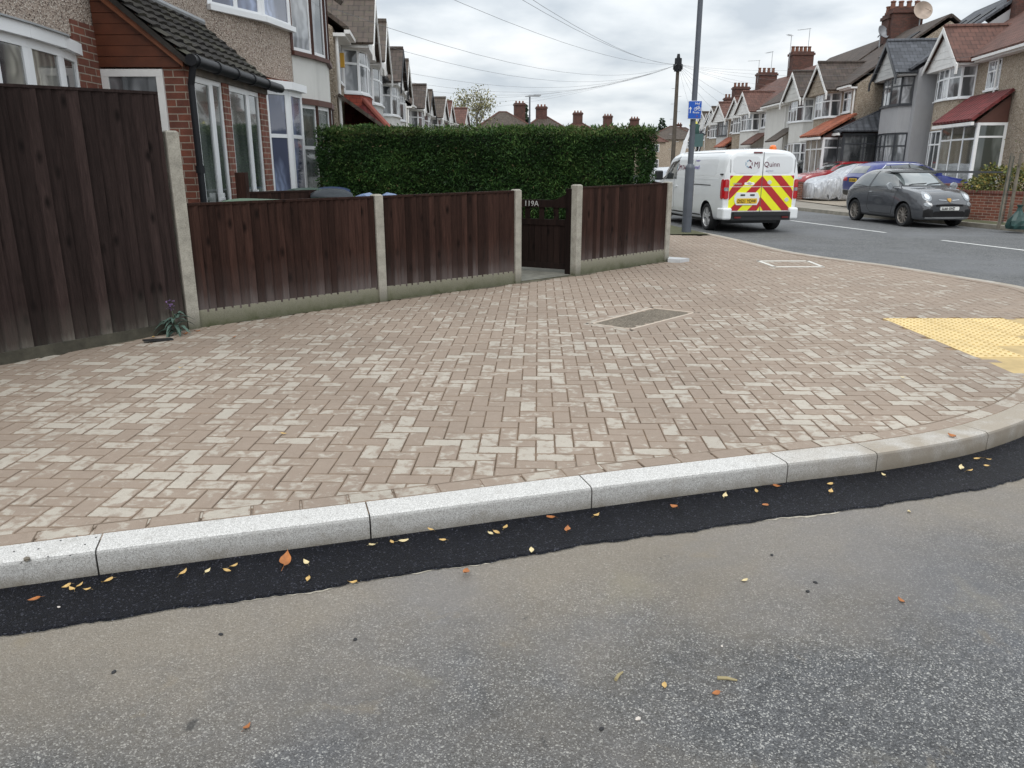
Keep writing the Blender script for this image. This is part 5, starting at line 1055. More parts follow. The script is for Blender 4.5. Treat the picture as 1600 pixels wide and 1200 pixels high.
def decal(mb, bv, poly, mode, eps, mi=0, res=.05, skirt=.02):
    a, b, o0, d = AX[mode]; ys = [p[1] for p in poly]; y0, y1 = min(ys), max(ys); n = max(2, int((y1-y0)/res)+1); m_ = max(2, int((max(p[0] for p in poly)-min(p[0] for p in poly))/res)+1)
    rows = []; e_ = (y1-y0)*1e-3; d = Vector(d)
    for i in range(n+1):
        y = y0+e_+(y1-y0-2*e_)*i/n; xs = []
        for p, q in zip(poly, poly[1:]+poly[:1]):
            if (p[1] > y) != (q[1] > y): xs.append(p[0]+(q[0]-p[0])*(y-p[1])/(q[1]-p[1]))
        if len(xs) < 2: continue
        xa, xb = min(xs), max(xs); row = []
        for k in range(m_+1):
            u = xa+(xb-xa)*k/m_; o = Vector(o0); o[a] = u; o[b] = y; h, nr, _, _ = bv.ray_cast(o, d)
            if h is None: h = row[-1][0] if row else Vector(o)+d*3; nr = -d
            if nr.dot(d) > 0: nr = -nr
            row.append((h, nr))
        rows.append(row)
    V = [h+nr*eps for r_ in rows for h, nr in r_]; m1 = m_+1; k = len(rows); F = [(i*m1+j, i*m1+j+1, (i+1)*m1+j+1, (i+1)*m1+j) for i in range(k-1) for j in range(m_)]
    if (V[F[0][1]]-V[F[0][0]]).cross(V[F[0][2]]-V[F[0][0]]).dot(d) > 0: F = [f[::-1] for f in F]
    per = [j for j in range(m1)]+[i*m1+m_ for i in range(1, k)]+[(k-1)*m1+j for j in range(m_-1, -1, -1)]+[i*m1 for i in range(k-2, 0, -1)]
    flat = [x for r_ in rows for x in r_]; b0 = len(V); V += [flat[i][0]+flat[i][1]*(eps-skirt) for i in per]; F += [(per[i], per[(i+1) % len(per)], b0+(i+1) % len(per), b0+i) for i in range(len(per))]
    mb.add(V, F, mi)
def rr(x0, x1, y0, y1, r, n=4):
    P = []
    for cx, cy, a0 in ((x1-r, y1-r, 0), (x0+r, y1-r, 90), (x0+r, y0+r, 180), (x1-r, y0+r, 270)):
        P += [(cx+r*math.cos(R(a0+90*k/n)), cy+r*math.sin(R(a0+90*k/n))) for k in range(n+1)]
    return P
def ell(cx, cy, a, b, n=20, rot=0):
    c, s = math.cos(rot), math.sin(rot); return [(cx+c*a*math.cos(math.tau*k/n)-s*b*math.sin(math.tau*k/n), cy+s*a*math.cos(math.tau*k/n)+c*b*math.sin(math.tau*k/n)) for k in range(n)]
def dec(parent, name, bv, polys, eps, mat, res=.05, skirt=.02):
    q = MB()
    for mode, p in polys: decal(q, bv, p, mode, eps, 0, res, skirt)
    return q.build(name, mat, parent, smooth=30)
def line(a, b, w):
    d = Vector((b[0]-a[0], b[1]-a[1])).normalized()*w/2; n = Vector((-d.y, d.x)); return [(a[0]+n.x, a[1]+n.y), (b[0]+n.x, b[1]+n.y), (b[0]-n.x, b[1]-n.y), (a[0]-n.x, a[1]-n.y)]
def text_on(name, bv, s, size, mat, parent, mode, p, sx=1, eps=.006, **k):
    a, b, o0, d = AX[mode]; o = Vector(o0); o[a], o[b] = p; h, nr, _, _ = bv.ray_cast(o, Vector(d))
    if nr.dot(Vector(d)) > 0: nr = -nr
    z = Vector((0, 0, 1)); z = (z-nr*z.dot(nr)).normalized(); x = z.cross(nr); m = Matrix((x, z, nr)).transposed().to_4x4()
    return text_obj(name, s, size, mat, parent, h+nr*eps, m, .002, sx, **k)
GLS, t_, b_ = newmat('vehicle glass'); b_.inputs['Base Color'].default_value = (.040, .047, .046, 1); b_.inputs['IOR'].default_value = 1.7; b_.inputs['Roughness'].default_value = .03; b_.inputs['Specular IOR Level'].default_value = .6; b_.inputs['Coat Weight'].default_value = 1.; b_.inputs['Coat Roughness'].default_value = .01
WSG, t_, b_ = newmat('windscreen glass'); b_.inputs['Base Color'].default_value = (.15, .17, .17, 1); b_.inputs['Roughness'].default_value = .03; b_.inputs['IOR'].default_value = 1.8; b_.inputs['Coat Weight'].default_value = 1; b_.inputs['Coat Roughness'].default_value = .01  # pale base stands in for sky reflection and the dash behind
RUB = M('tyre rubber', (.016, .016, .017), .8, .2, 20); TRIM = M('black trim', (.014, .015, .017), .45, .15, 8); RIMB = M('dark rim inside', (.02, .02, .02), .6)
ALY = M('alloy rim', (.55, .55, .55), .35, .1, 8, metal=.25); LRED = M('red lamp lens', (.42, .01, .015), .15, .15, 12, coat=1); LCLR = M('clear lamp lens', (.27, .29, .31), .15, .4, 22, metal=.1, coat=.4); CHR = M('chrome', (.65, .66, .67), .12, .02, 2, metal=1)
YPL = M('yellow plate', (.72, .46, .02), .4, .03); WPL = M('white plate', (.75, .75, .73), .4, .03); INK = M('plate ink', (.01, .01, .01), .5)
def wheel(parent, x, s, half, r, spokes, rim=ALY, w=.2, spw=.022, bronze=False):
    y = s*(half-.012); q = MB(); yi = y-s*w
    q.lathe([(r*.70, y-s*.012), (r*.76, y), (r*.9, y+s*.004), (r*.975, y-s*.02), (r, y-s*.05), (r, yi+s*.03), (r*.95, yi), (r*.7, yi)], (x, 0, r), 'Y', 36)
    wh = q.build('wheel', RUB, parent, smooth=40); q = MB()
    q.lathe([(r*.72, y-s*.010), (r*.68, y-s*.03), (r*.66, y-s*.12)], (x, 0, r), 'Y', 36, 0); q.lathe([(r*.66, y-s*.11), (0, y-s*.11)], (x, 0, r), 'Y', 36, 1)
    q.lathe([(0, y-s*.022), (r*.14, y-s*.022), (r*.18, y-s*.06)], (x, 0, r), 'Y', 20, 0)
    for k in range(spokes):
        a = math.tau*k/spokes+.2; ca, sa = math.cos(a), math.sin(a)
        for off_ in ((-.10, .10) if spokes < 8 else (0,)):
            a1 = a+off_*1.9; p0 = Vector((x+ca*r*.12, 0, r+sa*r*.12)); p1 = Vector((x+math.cos(a1)*r*.69, 0, r+math.sin(a1)*r*.69)); t = (p1-p0).normalized(); n = Vector((-t.z, 0, t.x))*spw/2
            vs = []
            for p, f_ in ((p0, 1.3), (p1, .85)):
                for sg in (-1, 1):
                    for yy in (y-s*.022, y-s*.06): vs.append((p.x+n.x*sg*f_, yy, p.z+n.z*sg*f_))
            q.add(vs, [(0, 2, 6, 4), (1, 5, 7, 3), (0, 4, 5, 1), (2, 3, 7, 6), (4, 6, 7, 5)])
    q.build('rim', [rim, RIMB], wh, smooth=30)
def under(parent, L, w):
    q = MB(); q.box(.5, L-.5, -w*.8, w*.8, .2, .45); q.box(.7, 1.0, -w*.9, w*.9, .2, .4); q.build('underbody', TRIM, parent)
# --- the white works van
VP = M('white van paint', (.74, .76, .77), .22, .02, 1.2, coat=.8); VA = empty('parked_van', (5.90, 18.75, 0), R(98.7), 'white works van with red and yellow chevrons on its rear doors', 'van')
st = [(0, .40, .80, .8, .88, 1.25, .87, 1.84, .74), (.04, .33, .88, .8, .94, 1.25, .93, 1.90, .80), (.2, .29, .91, .8, .955, 1.25, .945, 1.93, .82), (1, .26, .92, .8, .96, 1.25, .95, 1.945, .83), (3.3, .24, .92, .8, .96, 1.25, .95, 1.93, .82), (3.85, .24, .92, .8, .96, 1.22, .94, 1.87, .79), (4.25, .24, .92, .8, .955, 1.18, .93, 1.64, .72), (4.7, .24, .9, .75, .95, 1.12, .90, 1.24, .74), (4.95, .24, .88, .7, .92, .98, .86, 1.07, .66), (5.2, .25, .8, .6, .84, .80, .78, .88, .56), (5.3, .30, .62, .5, .7, .65, .62, .70, .42)]
vb, bv = body('body', st, (VP, TRIM), VA, (.98, 4.25), .345, .96); under(VA, 5.3, .9)
for x in (.98, 4.25):
    for s in (-1, 1): wheel(VA, x, s, .935, .335, 5, ALY, .21, .03)
YEL = M('fluorescent yellow', (.80, .80, .02), .35, .04); CRD = M('chevron red', (.42, .02, .025), .35, .08, 9); WED = M('white edging', (.82, .78, .76), .4)
zb0, zt0, aw = .53, 1.335, .80
dec(VA, 'edging', bv, [('B', rr(-aw-.015, aw+.015, zb0-.015, zt0+.015, .05))], .004, WED)
q = MB(); r2 = MB()
def clip(P, a, b, c):      # keep a*x+b*y<=c
    out_ = []
    for p, s_ in zip(P, P[1:]+P[:1]):
        dp, ds = a*p[0]+b*p[1]-c, a*s_[0]+b*s_[1]-c
        if dp <= 0: out_.append(p)
        if (dp < 0 < ds) or (ds < 0 < dp): t = dp/(dp-ds); out_.append((p[0]+(s_[0]-p[0])*t, p[1]+(s_[1]-p[1])*t))
    return out_
for s in (-1, 1):
    for za, zb_ in ((zb0, 1.075), (1.09, zt0)):
        base = [(.008, za), (aw, za), (aw, zb_), (.008, zb_)]; decal(q, bv, [(s*x, z) for x, z in base], 'B', .007)
        for k in range(-2, 4):
            c0 = 1.09+.48*k; P = clip(clip(base, 1, 1, c0+.235), -1, -1, -c0)
            if len(P) > 2: decal(r2, bv, [(s*x, z) for x, z in P], 'B', .010, res=.12)
q.build('chevron_panel', YEL, VA); r2.build('chevron_stripes', CRD, VA)
dec(VA, 'door_seam', bv, [('B', line((0, .5), (0, 1.86), .012)), ('B', line((-.80, 1.40), (-.80, 1.70), .008)), ('B', line((.80, 1.40), (.80, 1.70), .008))], .011, M('door gap', (.10, .10, .11), .6), .1)
dec(VA, 'door_recess_shade', bv, [('B', rr(s*.41-.33, s*.41+.33, 1.39, 1.77, .08)) for s in (-1, 1)], .006, M('recess shade paint', (.70, .72, .735), .2, .02, 1, coat=.8))  # flat decals; shade of the recesses painted as a darker body colour
plate_y = .33
q = MB(); decal(q, bv, rr(.04, .66, .66, .95, .05), 'B', .022, res=.1, skirt=.04); q.build('plate_recess', VP, VA)
dec(VA, 'number_plate', bv, [('B', rr(.09, .61, .695, .815, .01))], .028, YPL, .1); text_on('lettering', bv, 'DS21 YDW', .108, INK, VA, 'B', (.585, .715), .88, .030, bold=.002)
dec(VA, 'door_handle', bv, [('B', rr(.40, .52, .875, .91, .01)), ('B', rr(.16, .28, .875, .91, .01))], .032, TRIM, .1)
for s in (-1, 1): dec(VA, 'tail_lamp', bv, [('B', rr(min(s*.815, s*.925), max(s*.815, s*.925), .80, 1.25, .03)), ('L' if s > 0 else 'R', rr(.02, .13, .80, 1.25, .03))], .016, LRED, .03)
dec(VA, 'reversing_lamp', bv, [('B', rr(min(s*.82, s*.915), max(s*.82, s*.915), .985, 1.065, .01)) for s in (-1, 1)], .020, LCLR, .03)
q = MB(); q.box(-.10, .05, -.74, .74, .31, .50); q.box(-.13, .02, -.70, .70, .42, .505); q.build('bumper', TRIM, VA)
for s in (-1, 1): 
    q = MB(); y0, y1 = sorted((s*.72, s*.955)); q.box(-.09, .30, y0, y1, .32, .60)
    bo = q.build('bumper_corner', VP, VA); bv_ = bo.modifiers.new('b', 'BEVEL'); bv_.width = .05; bv_.segments = 4
q = MB(); 
for s in (-1, 1): q.box(-.135, -.12, s*.6-.08, s*.6+.08, .36, .40)
q.build('reflector', M('dark red reflector', (.12, .01, .01), .3), VA)
dec(VA, 'brake_lamp', bv, [('B', rr(-.02+.06, .26, 1.835, 1.865, .008))], .012, M('dark red lens', (.10, .012, .015), .3), .05)
TXT = M('burgundy lettering', (.11, .012, .035), .4); GRYT = M('grey blue lettering', (.25, .36, .45), .4); PUR = M('purple lettering', (.20, .16, .42), .4)
text_on('lettering', bv, 'MJ', .165, TXT, VA, 'B', (.235, 1.535), .88, .009); text_on('lettering', bv, 'Quinn', .165, TXT, VA, 'B', (-.015, 1.535), .95, .009)
def logo(parent, mode, cx, cz, r, sgn):
    for nm, mat, ks in (('logo', GRYT, (1, 2, 3)), ('logo', TXT, (0, 5, 4))):
        ps = []
        for k in ks:
            a0, a1 = R(30+60*k), R(90+60*k); P = [(cx+sgn*rr_*math.cos(a), cz+rr_*math.sin(a)) for rr_, a in ((r, a0), (r, a1), (r*.66, a1), (r*.66, a0))]; ps.append((mode, P))
        if mat is TXT: ps.append((mode, [(cx+sgn*x, cz+z) for x, z in ((r*.1, -r*.75), (r*.75, -r*1.15), (r*.95, -r*.95), (r*.4, -r*.5))]))
        dec(parent, nm, bv, ps, .009, mat, .06)
logo(VA, 'B', .36, 1.60, .10, -1)
text_on('lettering', bv, 'openreach', .05, M('faint grey lettering', (.42, .44, .56), .5), VA, 'B', (-.07, 1.43), .9, .009)
text_on('lettering', bv, 'VIVARO', .055, M('badge', (.55, .56, .57), .3, metal=.6), VA, 'B', (.72, 1.13), 1.1, .014, bold=.001)
dec(VA, 'badge_plate', bv, [('B', rr(.18, .44, 1.12, 1.18, .02)), ('B', ell(.31, 1.16, .07, .05))], .013, WED, .08)
RNG = M('badge ring', (.6, .62, .63), .3)
for P in ((-.19, 1.18), (-.66, .78)): dec(VA, 'badge', bv, [('B', ell(*P, .055, .055))], .013, RNG, .05)
text_on('lettering', bv, 'MJ Quinn', .16, TXT, VA, 'L', (3.02, 1.46), .95, .006); logo(VA, 'L', 3.12, 1.52, .09, -1)
text_on('lettering', bv, 'openreach', .15, PUR, VA, 'L', (2.15, 1.47), .85, .006); text_on('lettering', bv, 'working for', .06, PUR, VA, 'L', (1.95, 1.66), .9, .006)
for sd in 'LR': dec(VA, 'side_window', bv, [(sd, [(3.12, 1.20), (4.52, 1.15), (4.40, 1.34), (4.18, 1.55), (3.95, 1.72), (3.75, 1.78), (3.16, 1.79)])], .004, GLS)
dec(VA, 'windscreen', bv, [('F', [(-.74, 1.24), (.74, 1.24), (.64, 1.80), (-.64, 1.80)])], .005, GLS)
dg = M('panel gap', (.16, .165, .17), .5)
for sd in ('L', 'R'):
    dec(VA, 'panel_lines', bv, [(sd, line((3.28, .45), (3.28, 1.82), .012)), (sd, line((2.0, .5), (2.0, 1.80), .010)), (sd, line((4.5, 1.1), (4.42, .55), .010)), (sd, line((.45, 1.86), (3.2, 1.86), .01))], .003, dg, .1)
    dec(VA, 'door_rail', bv, [(sd, line((.75, 1.10), (1.95, 1.10), .022))], .005, TRIM, .1)
    dec(VA, 'side_press_shade', bv, [(sd, line((.3, 1.24), (3.2, 1.24), .02)), (sd, rr(.5, 1.9, 1.32, 1.76, .1)), (sd, rr(2.1, 3.2, 1.32, 1.78, .1))], .003, M('side panel shade', (.70, .72, .735), .25, .02, 1, coat=.8), .1)  # pressings are flat decals, their shading painted in darker body colour
    dec(VA, 'handle', bv, [(sd, rr(3.36, 3.54, 1.02, 1.06, .015)), (sd, rr(3.05, 3.2, 1.0, 1.04, .015))], .025, VP, .05)
    dec(VA, 'fuel_flap', bv, [(sd, line((.10, 1.36), (.24, 1.36), .03))], .02, TRIM, .05); dec(VA, 'sill', bv, [(sd, line((1.4, .36), (3.85, .36), .03))], .006, TRIM, .1)
q = MB(); q.box(4.1, 4.24, .98, 1.2, 1.16, 1.42); q.box(4.1, 4.24, -1.2, -.98, 1.16, 1.42); mo = q.build('mirror', TRIM, VA); b2 = mo.modifiers.new('b', 'BEVEL'); b2.width = .04; b2.segments = 3
q = MB(); q.lathe([(0, 1.9), (.09, 1.9), (.09, 1.955), (.08, 1.955), (.08, 1.995), (.05, 2.03), (0, 2.035)], (.35, -.38, 0), n=18); q.build('beacon', M('orange beacon', (.75, .17, .02), .2, .05, coat=1), VA, smooth=40)
# --- small grey hatchback
GP_ = M('graphite paint', (.052, .055, .062), .25, .04, 1.5, coat=1); AB = empty('parked_car', (10.72, 23.75, 0), R(-82.7), 'small dark grey three-door hatchback facing the camera on the far side of the road', 'car', 'cars parked on the right side of the street')
st = [(0, .40, .52, .55, .60, .82, .58, .90, .40), (.06, .30, .68, .55, .74, .86, .70, 1.00, .50), (.2, .24, .76, .55, .80, .90, .76, 1.18, .54), (.45, .21, .78, .52, .815, .93, .79, 1.36, .56), (.85, .20, .78, .5, .815, .94, .80, 1.465, .56), (1.4, .19, .78, .5, .81, .94, .80, 1.49, .555), (1.95, .19, .78, .5, .81, .945, .80, 1.44, .545), (2.3, .19, .78, .5, .81, .95, .795, 1.29, .55), (2.65, .19, .78, .5, .815, .96, .785, 1.07, .58), (2.85, .19, .78, .52, .82, .95, .77, 1.00, .57), (3.15, .19, .77, .54, .81, .90, .74, .965, .52), (3.4, .19, .73, .54, .77, .82, .68, .89, .46), (3.55, .20, .66, .50, .70, .70, .60, .78, .38), (3.66, .26, .52, .46, .56, .58, .48, .62, .30)]
ab, bv = body('body', st, (GP_, TRIM), AB, (.62, 2.92), .31, .815); under(AB, 3.66, .74)
BRZ = M('bronze grey alloy', (.27, .245, .22), .4, .1, 8, metal=.2)
for x in (.62, 2.92):
    for s in (-1, 1): wheel(AB, x, s, .80, .305, 11, BRZ, .18, .0115)
dw = [(1.30, .985), (2.56, 1.0), (2.40, 1.10), (2.22, 1.235), (2.0, 1.35), (1.75, 1.395), (1.36, 1.405)]; qw = [(.52, 1.01), (1.22, .985), (1.29, 1.40), (1.0, 1.375), (.75, 1.27)]
def grow(P, k):
    cx, cy = sum(a for a, b in P)/len(P), sum(b for a, b in P)/len(P); return [(cx+(a-cx)*k, cy+(b-cy)*k) for a, b in P]
for sd in ('L', 'R'):
    dec(AB, 'window_seal', bv, [(sd, grow(dw, 1.05)), (sd, grow(qw, 1.06))], .0025, TRIM, .04); dec(AB, 'body_crease_shade', bv, [(sd, line((.25, .80), (3.1, .70), .012))], .003, M('crease shade', (.10, .105, .115), .4), .06)  # crease is a flat strip with its shading put into the colour
    dec(AB, 'door_window', bv, [(sd, dw)], .004, GLS, .04); dec(AB, 'quarter_window', bv, [(sd, qw)], .004, GLS, .04)
    dec(AB, 'door_line', bv, [(sd, line((1.27, .97), (1.27, .42), .010)), (sd, line((1.27, .42), (1.42, .30), .010)), (sd, line((1.42, .30), (2.40, .30), .010)), (sd, line((2.40, .30), (2.58, .98), .010)), (sd, line((.4, .975), (2.6, .975), .012))], .003, M('door shut line', (.01, .01, .01), .6), .05)
    dec(AB, 'door_handle', bv, [(sd, rr(1.32, 1.48, .84, .87, .012))], .03, CHR, .05); dec(AB, 'sill', bv, [(sd, [(.98, .21), (2.56, .21), (2.56, .255), (.98, .255)])], .018, TRIM, .1)
dec(AB, 'windscreen', bv, [('F', [(-.60, 1.05), (.60, 1.05), (.585, 1.2), (.53, 1.42), (-.53, 1.42), (-.585, 1.2)])], .005, WSG, .04)
dec(AB, 'windscreen_seal', bv, [('F', [(-.64, 1.02), (.64, 1.02), (.615, 1.2), (.555, 1.44), (-.555, 1.44), (-.615, 1.2)])], .003, TRIM, .04)
dec(AB, 'wiper', bv, [('F', line((-.05, 1.065), (.5, 1.10), .018)), ('F', line((-.5, 1.06), (.0, 1.09), .018))], .02, TRIM, .1)
for s in (-1, 1):
    dec(AB, 'headlight', bv, [('F', ell(s*.545, .79, .105, .12))], .010, LCLR, .03); dec(AB, 'headlight_ring', bv, [('F', ell(s*.545, .785, .06, .07))], .014, CHR, .03)
    dec(AB, 'fog_lamp', bv, [('F', ell(s*.565, .60, .085, .055))], .010, LCLR, .03)
    dec(AB, 'bumper_vent', bv, [('F', [(s*.42, .285), (s*.64, .285), (s*.66, .45), (s*.56, .50), (s*.45, .47)])], .008, M('vent opening shade', (.005, .005, .006), .8), .04)  # near-black sheet painted for the shade inside each vent
    q = MB(); q.lathe([(0, -.06), (.07, -.055), (.095, 0), (.09, .05), (0, .055)], (2.42, s*.93, 1.03), 'X', 14); m_o = q.build('mirror', LCLR, AB, smooth=60); q = MB(); q.tube((2.40, s*.80, .99), (2.42, s*.90, 1.0), .025); q.build('mirror_arm', TRIM, m_o)
dec(AB, 'grille', bv, [('F', rr(-.38, .38, .555, .60, .02)), ('F', rr(-.43, .43, .285, .43, .04))], .009, M('grille opening shade', (.004, .004, .005), .9), .04)  # closed near-black sheets, painted for the shade inside the openings
dec(AB, 'chrome_bar', bv, [('F', line((-.28, .705), (-.08, .70), .018)), ('F', line((.08, .70), (.28, .705), .018))], .012, CHR, .04)
dec(AB, 'badge', bv, [('F', [(-.05, .745), (.05, .745), (.05, .69), (0, .65), (-.05, .69)])], .014, M('yellow red badge', (.45, .25, .05), .3), .03)
dec(AB, 'splitter', bv, [('F', rr(-.60, .60, .255, .285, .01))], .02, ALU, .06)
dec(AB, 'number_plate', bv, [('F', rr(-.26, .26, .455, .545, .01))], .03, WPL, .3, .05); text_on('lettering', bv, 'LL66 OVZ', .085, INK, AB, 'F', (-.235, .475), .98, .045, bold=.002)
# --- generic hatch / estate
def hatch(label, x, y, z, deg, Lc, paint, H=1.45, rear_plate=None, Wd=.90, group='cars parked on the right side of the street', rail=False):
    t = empty('parked_car', (x, y, z), R(deg), label, 'car', group); k = Lc; h = H/1.45
    g = [(0, .42, .60, .6, .74, .86*h, .70, .94*h, .55), (.02, .32, .78, .6, .87, .90*h, .82, 1.04*h, .64), (.05, .28, .80, .6, .89, .93*h, .86, 1.2*h, .66), (.11, .24, .82, .58, .90, .95*h, .87, 1.38*h, .64), (.25, .22, .83, .58, .90, .96*h, .87, 1.45*h, .63), (.47, .22, .83, .56, .90, .96*h, .87, 1.44*h, .62), (.58, .22, .83, .56, .90, .96*h, .87, 1.34*h, .62), (.70, .22, .83, .56, .90, .96*h, .86, 1.04*h, .66), (.76, .22, .83, .58, .90, .92*h, .84, .98*h, .64), (.90, .22, .80, .56, .87, .82*h, .80, .88*h, .58), (.97, .24, .70, .52, .78, .68*h, .70, .76*h, .48), (1, .30, .5, .48, .6, .58*h, .52, .62*h, .34)]
    s_ = Wd/.90; st = [(a[0]*k, a[1], a[2]*s_, a[3], a[4]*s_, a[5], a[6]*s_, a[7], a[8]*s_) for a in g]; wx = (.19*k, .81*k)
    o, bv = body('body', st, (paint, TRIM), t, wx, .33, Wd); under(t, Lc, .8)
    for wx_ in wx:
        for s in (-1, 1): wheel(t, wx_, s, Wd-.01, .325, 5, ALY, .2, .03)
    sw = [(.10*k, 1.02*h), (.66*k, 1.0*h), (.60*k, 1.15*h), (.52*k, 1.32*h), (.40*k, 1.36*h), (.2*k, 1.34*h)]
    for sd in ('L', 'R'):
        dec(t, 'side_window', bv, [(sd, sw)], .004, GLS, .06); dec(t, 'window_pillar', bv, [(sd, line((.40*k, 1.0*h), (.39*k, 1.37*h), .05)), (sd, line((.24*k, 1.0*h), (.22*k, 1.34*h), .03))], .007, TRIM, .06)
        dec(t, 'door_line', bv, [(sd, line((.40*k, .97*h), (.40*k, .36), .01)), (sd, line((.66*k, .96*h), (.64*k, .36), .01)), (sd, line((.27*k, .6), (.25*k, .95*h), .01))], .003, TRIM, .1)
        if rail: dec(t, 'window_chrome', bv, [(sd, line((.60*k, 1.17*h), (.52*k, 1.345*h), .02)), (sd, line((.52*k, 1.345*h), (.40*k, 1.38*h), .02)), (sd, line((.40*k, 1.38*h), (.20*k, 1.36*h), .02)), (sd, line((.20*k, 1.36*h), (.09*k, 1.03*h), .02))], .008, CHR, .06)
    dec(t, 'rear_window', bv, [('B', [(-.56, 1.06*h), (.56, 1.06*h), (.48, 1.30*h), (-.48, 1.30*h)])], .005, GLS, .06); dec(t, 'windscreen', bv, [('F', [(-.66, 1.05*h), (.66, 1.05*h), (.56, 1.38*h), (-.56, 1.38*h)])], .005, GLS, .06)
    for s in (-1, 1):
        dec(t, 'tail_lamp', bv, [('B', rr(min(s*.42, s*.78), max(s*.42, s*.78), .80*h, .93*h, .03))], .010, LRED, .05); dec(t, 'headlight', bv, [('F', rr(min(s*.42, s*.72), max(s*.42, s*.72), .62*h, .74*h, .03))], .01, LCLR, .05)
        q = MB(); q.box(.60*k, .63*k, *sorted((s*Wd, s*(Wd+.16))), .98*h, 1.12*h); q.build('mirror', paint, t)
    dec(t, 'bumper', bv, [('B', rr(-.72, .72, .34, .48, .04))], .02, TRIM, .06); dec(t, 'bumper_trim', bv, [('B', line((-.7, .50), (.7, .50), .02))], .025, CHR, .1)
    if rear_plate: dec(t, 'number_plate', bv, [('B', rr(-.26, .26, .78*h, .89*h, .01))], .02, YPL, .3, .04); text_on('lettering', bv, rear_plate, .10, INK, t, 'B', (.24, .80*h), .95, .032)
    return t
hatch('dark blue estate car parked nose-in outside the pebbledash house', 11.85, 27.6, .22, 4, 4.0, M('dark blue paint', (.010, .022, .17), .3, .05, 1.5, coat=.6), 1.46, 'LD13 NHM', rail=True)
hatch('bright red car on a driveway between the van and the silver covered car', 17.3, 37.3, .30, 182, 4.2, M('red paint', (.30, .012, .018), .25, .05, 1.5, coat=1), 1.42)
hatch('black car parked beyond the red car, mostly hidden by the van', 17.6, 43.5, .35, 184, 4.0, M('black paint', (.012, .012, .014), .25, .05, 1.5, coat=1), 1.45)
hatch('grey car on the left side of the street just ahead of the white van', 5.55, 25.6, 0, 96, 4.2, M('light grey paint', (.32, .34, .37), .3, .05, 1.5, coat=1, metal=.4), 1.5, group=None)
# silver draped car cover
SC = empty('covered_car', (16.5, 33.6, .10), R(184), 'car hidden under a crumpled silver cover on a driveway', 'covered car')
g = [(0, .10, .60, .5, .74, .86, .70, .98, .55), (.1, .06, .78, .5, .88, .94, .84, 1.14, .62), (.35, .05, .86, .55, .95, 1.0, .90, 1.34, .66), (.9, .04, .88, .55, .97, 1.02, .92, 1.48, .64), (1.9, .04, .88, .55, .97, 1.02, .92, 1.50, .62), (2.5, .04, .88, .55, .97, 1.0, .92, 1.36, .64), (3.0, .04, .88, .55, .97, .98, .90, 1.08, .68), (3.7, .05, .84, .55, .92, .86, .84, .94, .6), (4.1, .1, .6, .5, .7, .66, .6, .74, .4)]
V, F = loft(g, 90, 2); q = MB()
V = [(x+.018*math.sin(y*17+z*3)*(1-z/1.6), y*(1+.022*math.sin(x*15+z*2)*(1.5-z)+.012*math.sin(x*31+z*5)*(1.5-z)), z+.012*math.sin(x*9+y*7)) for x, y, z in V]
q.add(V, F); cm, t_, b_ = newmat('silver cover'); v = coords(t_); f = noise(t_, nn(t_, 'ShaderNodeMapping', {'Vector': v, 'Scale': (3, 3, .8)}).outputs[0], 3, 7, .6, .8)
t_.links.new(ramp(t_, f, [(.3, (.42, .44, .48)), (.7, (.78, .80, .83))]), b_.inputs['Base Color']); b_.inputs['Metallic'].default_value = .35; b_.inputs['Roughness'].default_value = .33; bump(t_, b_, f, 1., .12)  # crumple shading and highlights put into the colour, following the bump
q.build('cover', cm, SC, smooth=60); 
for x in (.8, 3.3):
    for s in (-1, 1): q = MB(); q.lathe([(0, s*.7), (.3, s*.7), (.3, s*.86), (0, s*.86)], (x, 0, .3), 'Y', 18); q.build('wheel', RUB, SC)

# ------------------------------------------------------------------ plant, leaves, litter
PL = empty('weed', (*pix(277, 522, .12)[:2], .12), 0, 'grey green weed with purple flower spike at the foot of the tall fence post', 'plant')
q = MB()
def blade(mb, p, d, l, w, droop=.4):
    d = Vector(d).normalized(); s = d.cross(Vector((0, 0, 1))).normalized(); pts = []
    for k in range(7): t = k/6; c = Vector(p)+d*l*t-Vector((0, 0, droop*l*t*t)); ww = w*math.sin(math.pi*min(1, .12+t*.88))*.5+.0008; up = Vector((0, 0, ww*.35)); pts += [c-s*ww+up, c, c+s*ww+up]
    mb.add(pts, [(3*k, 3*k+1, 3*k+4, 3*k+3) for k in range(6)]+[(3*k+1, 3*k+2, 3*k+5, 3*k+4) for k in range(6)])
for k in range(26): a = k*2.4; el = random.uniform(.1, 1.1); blade(q, (random.uniform(-.03, .03), random.uniform(-.02, .02), random.uniform(.02, .16)), (math.cos(a)-.2, math.sin(a)*.8-.35, el), random.uniform(.11, .21), .034, .7)
q.build('leaves', M('weed leaf', (.075, .125, .10), .6, .35, 20), PL)
q = MB(); q.tube((0, 0, 0), (-.01, -.03, .24), .006, .004, 5); q.build('stem', M('weed stem', (.08, .10, .06), .8), PL)
q = MB()
for k in range(26): p = Vector((-.01+random.gauss(0, .014), -.035+random.gauss(0, .014), .22+random.random()*.09)); blade(q, p, (random.gauss(0, 1), random.gauss(0, 1), .6), .024, .013, .2)
q.build('flowers', M('purple petals', (.22, .13, .30), .6, .3, 30), PL)
LMA = M('yellow fallen leaf', (.55, .36, .13), .6, .25, 25); LMB = M('orange brown fallen leaf', (.36, .13, .035), .6, .3, 25); LMC = M('pale straw leaf', (.66, .54, .30), .6, .2, 25)
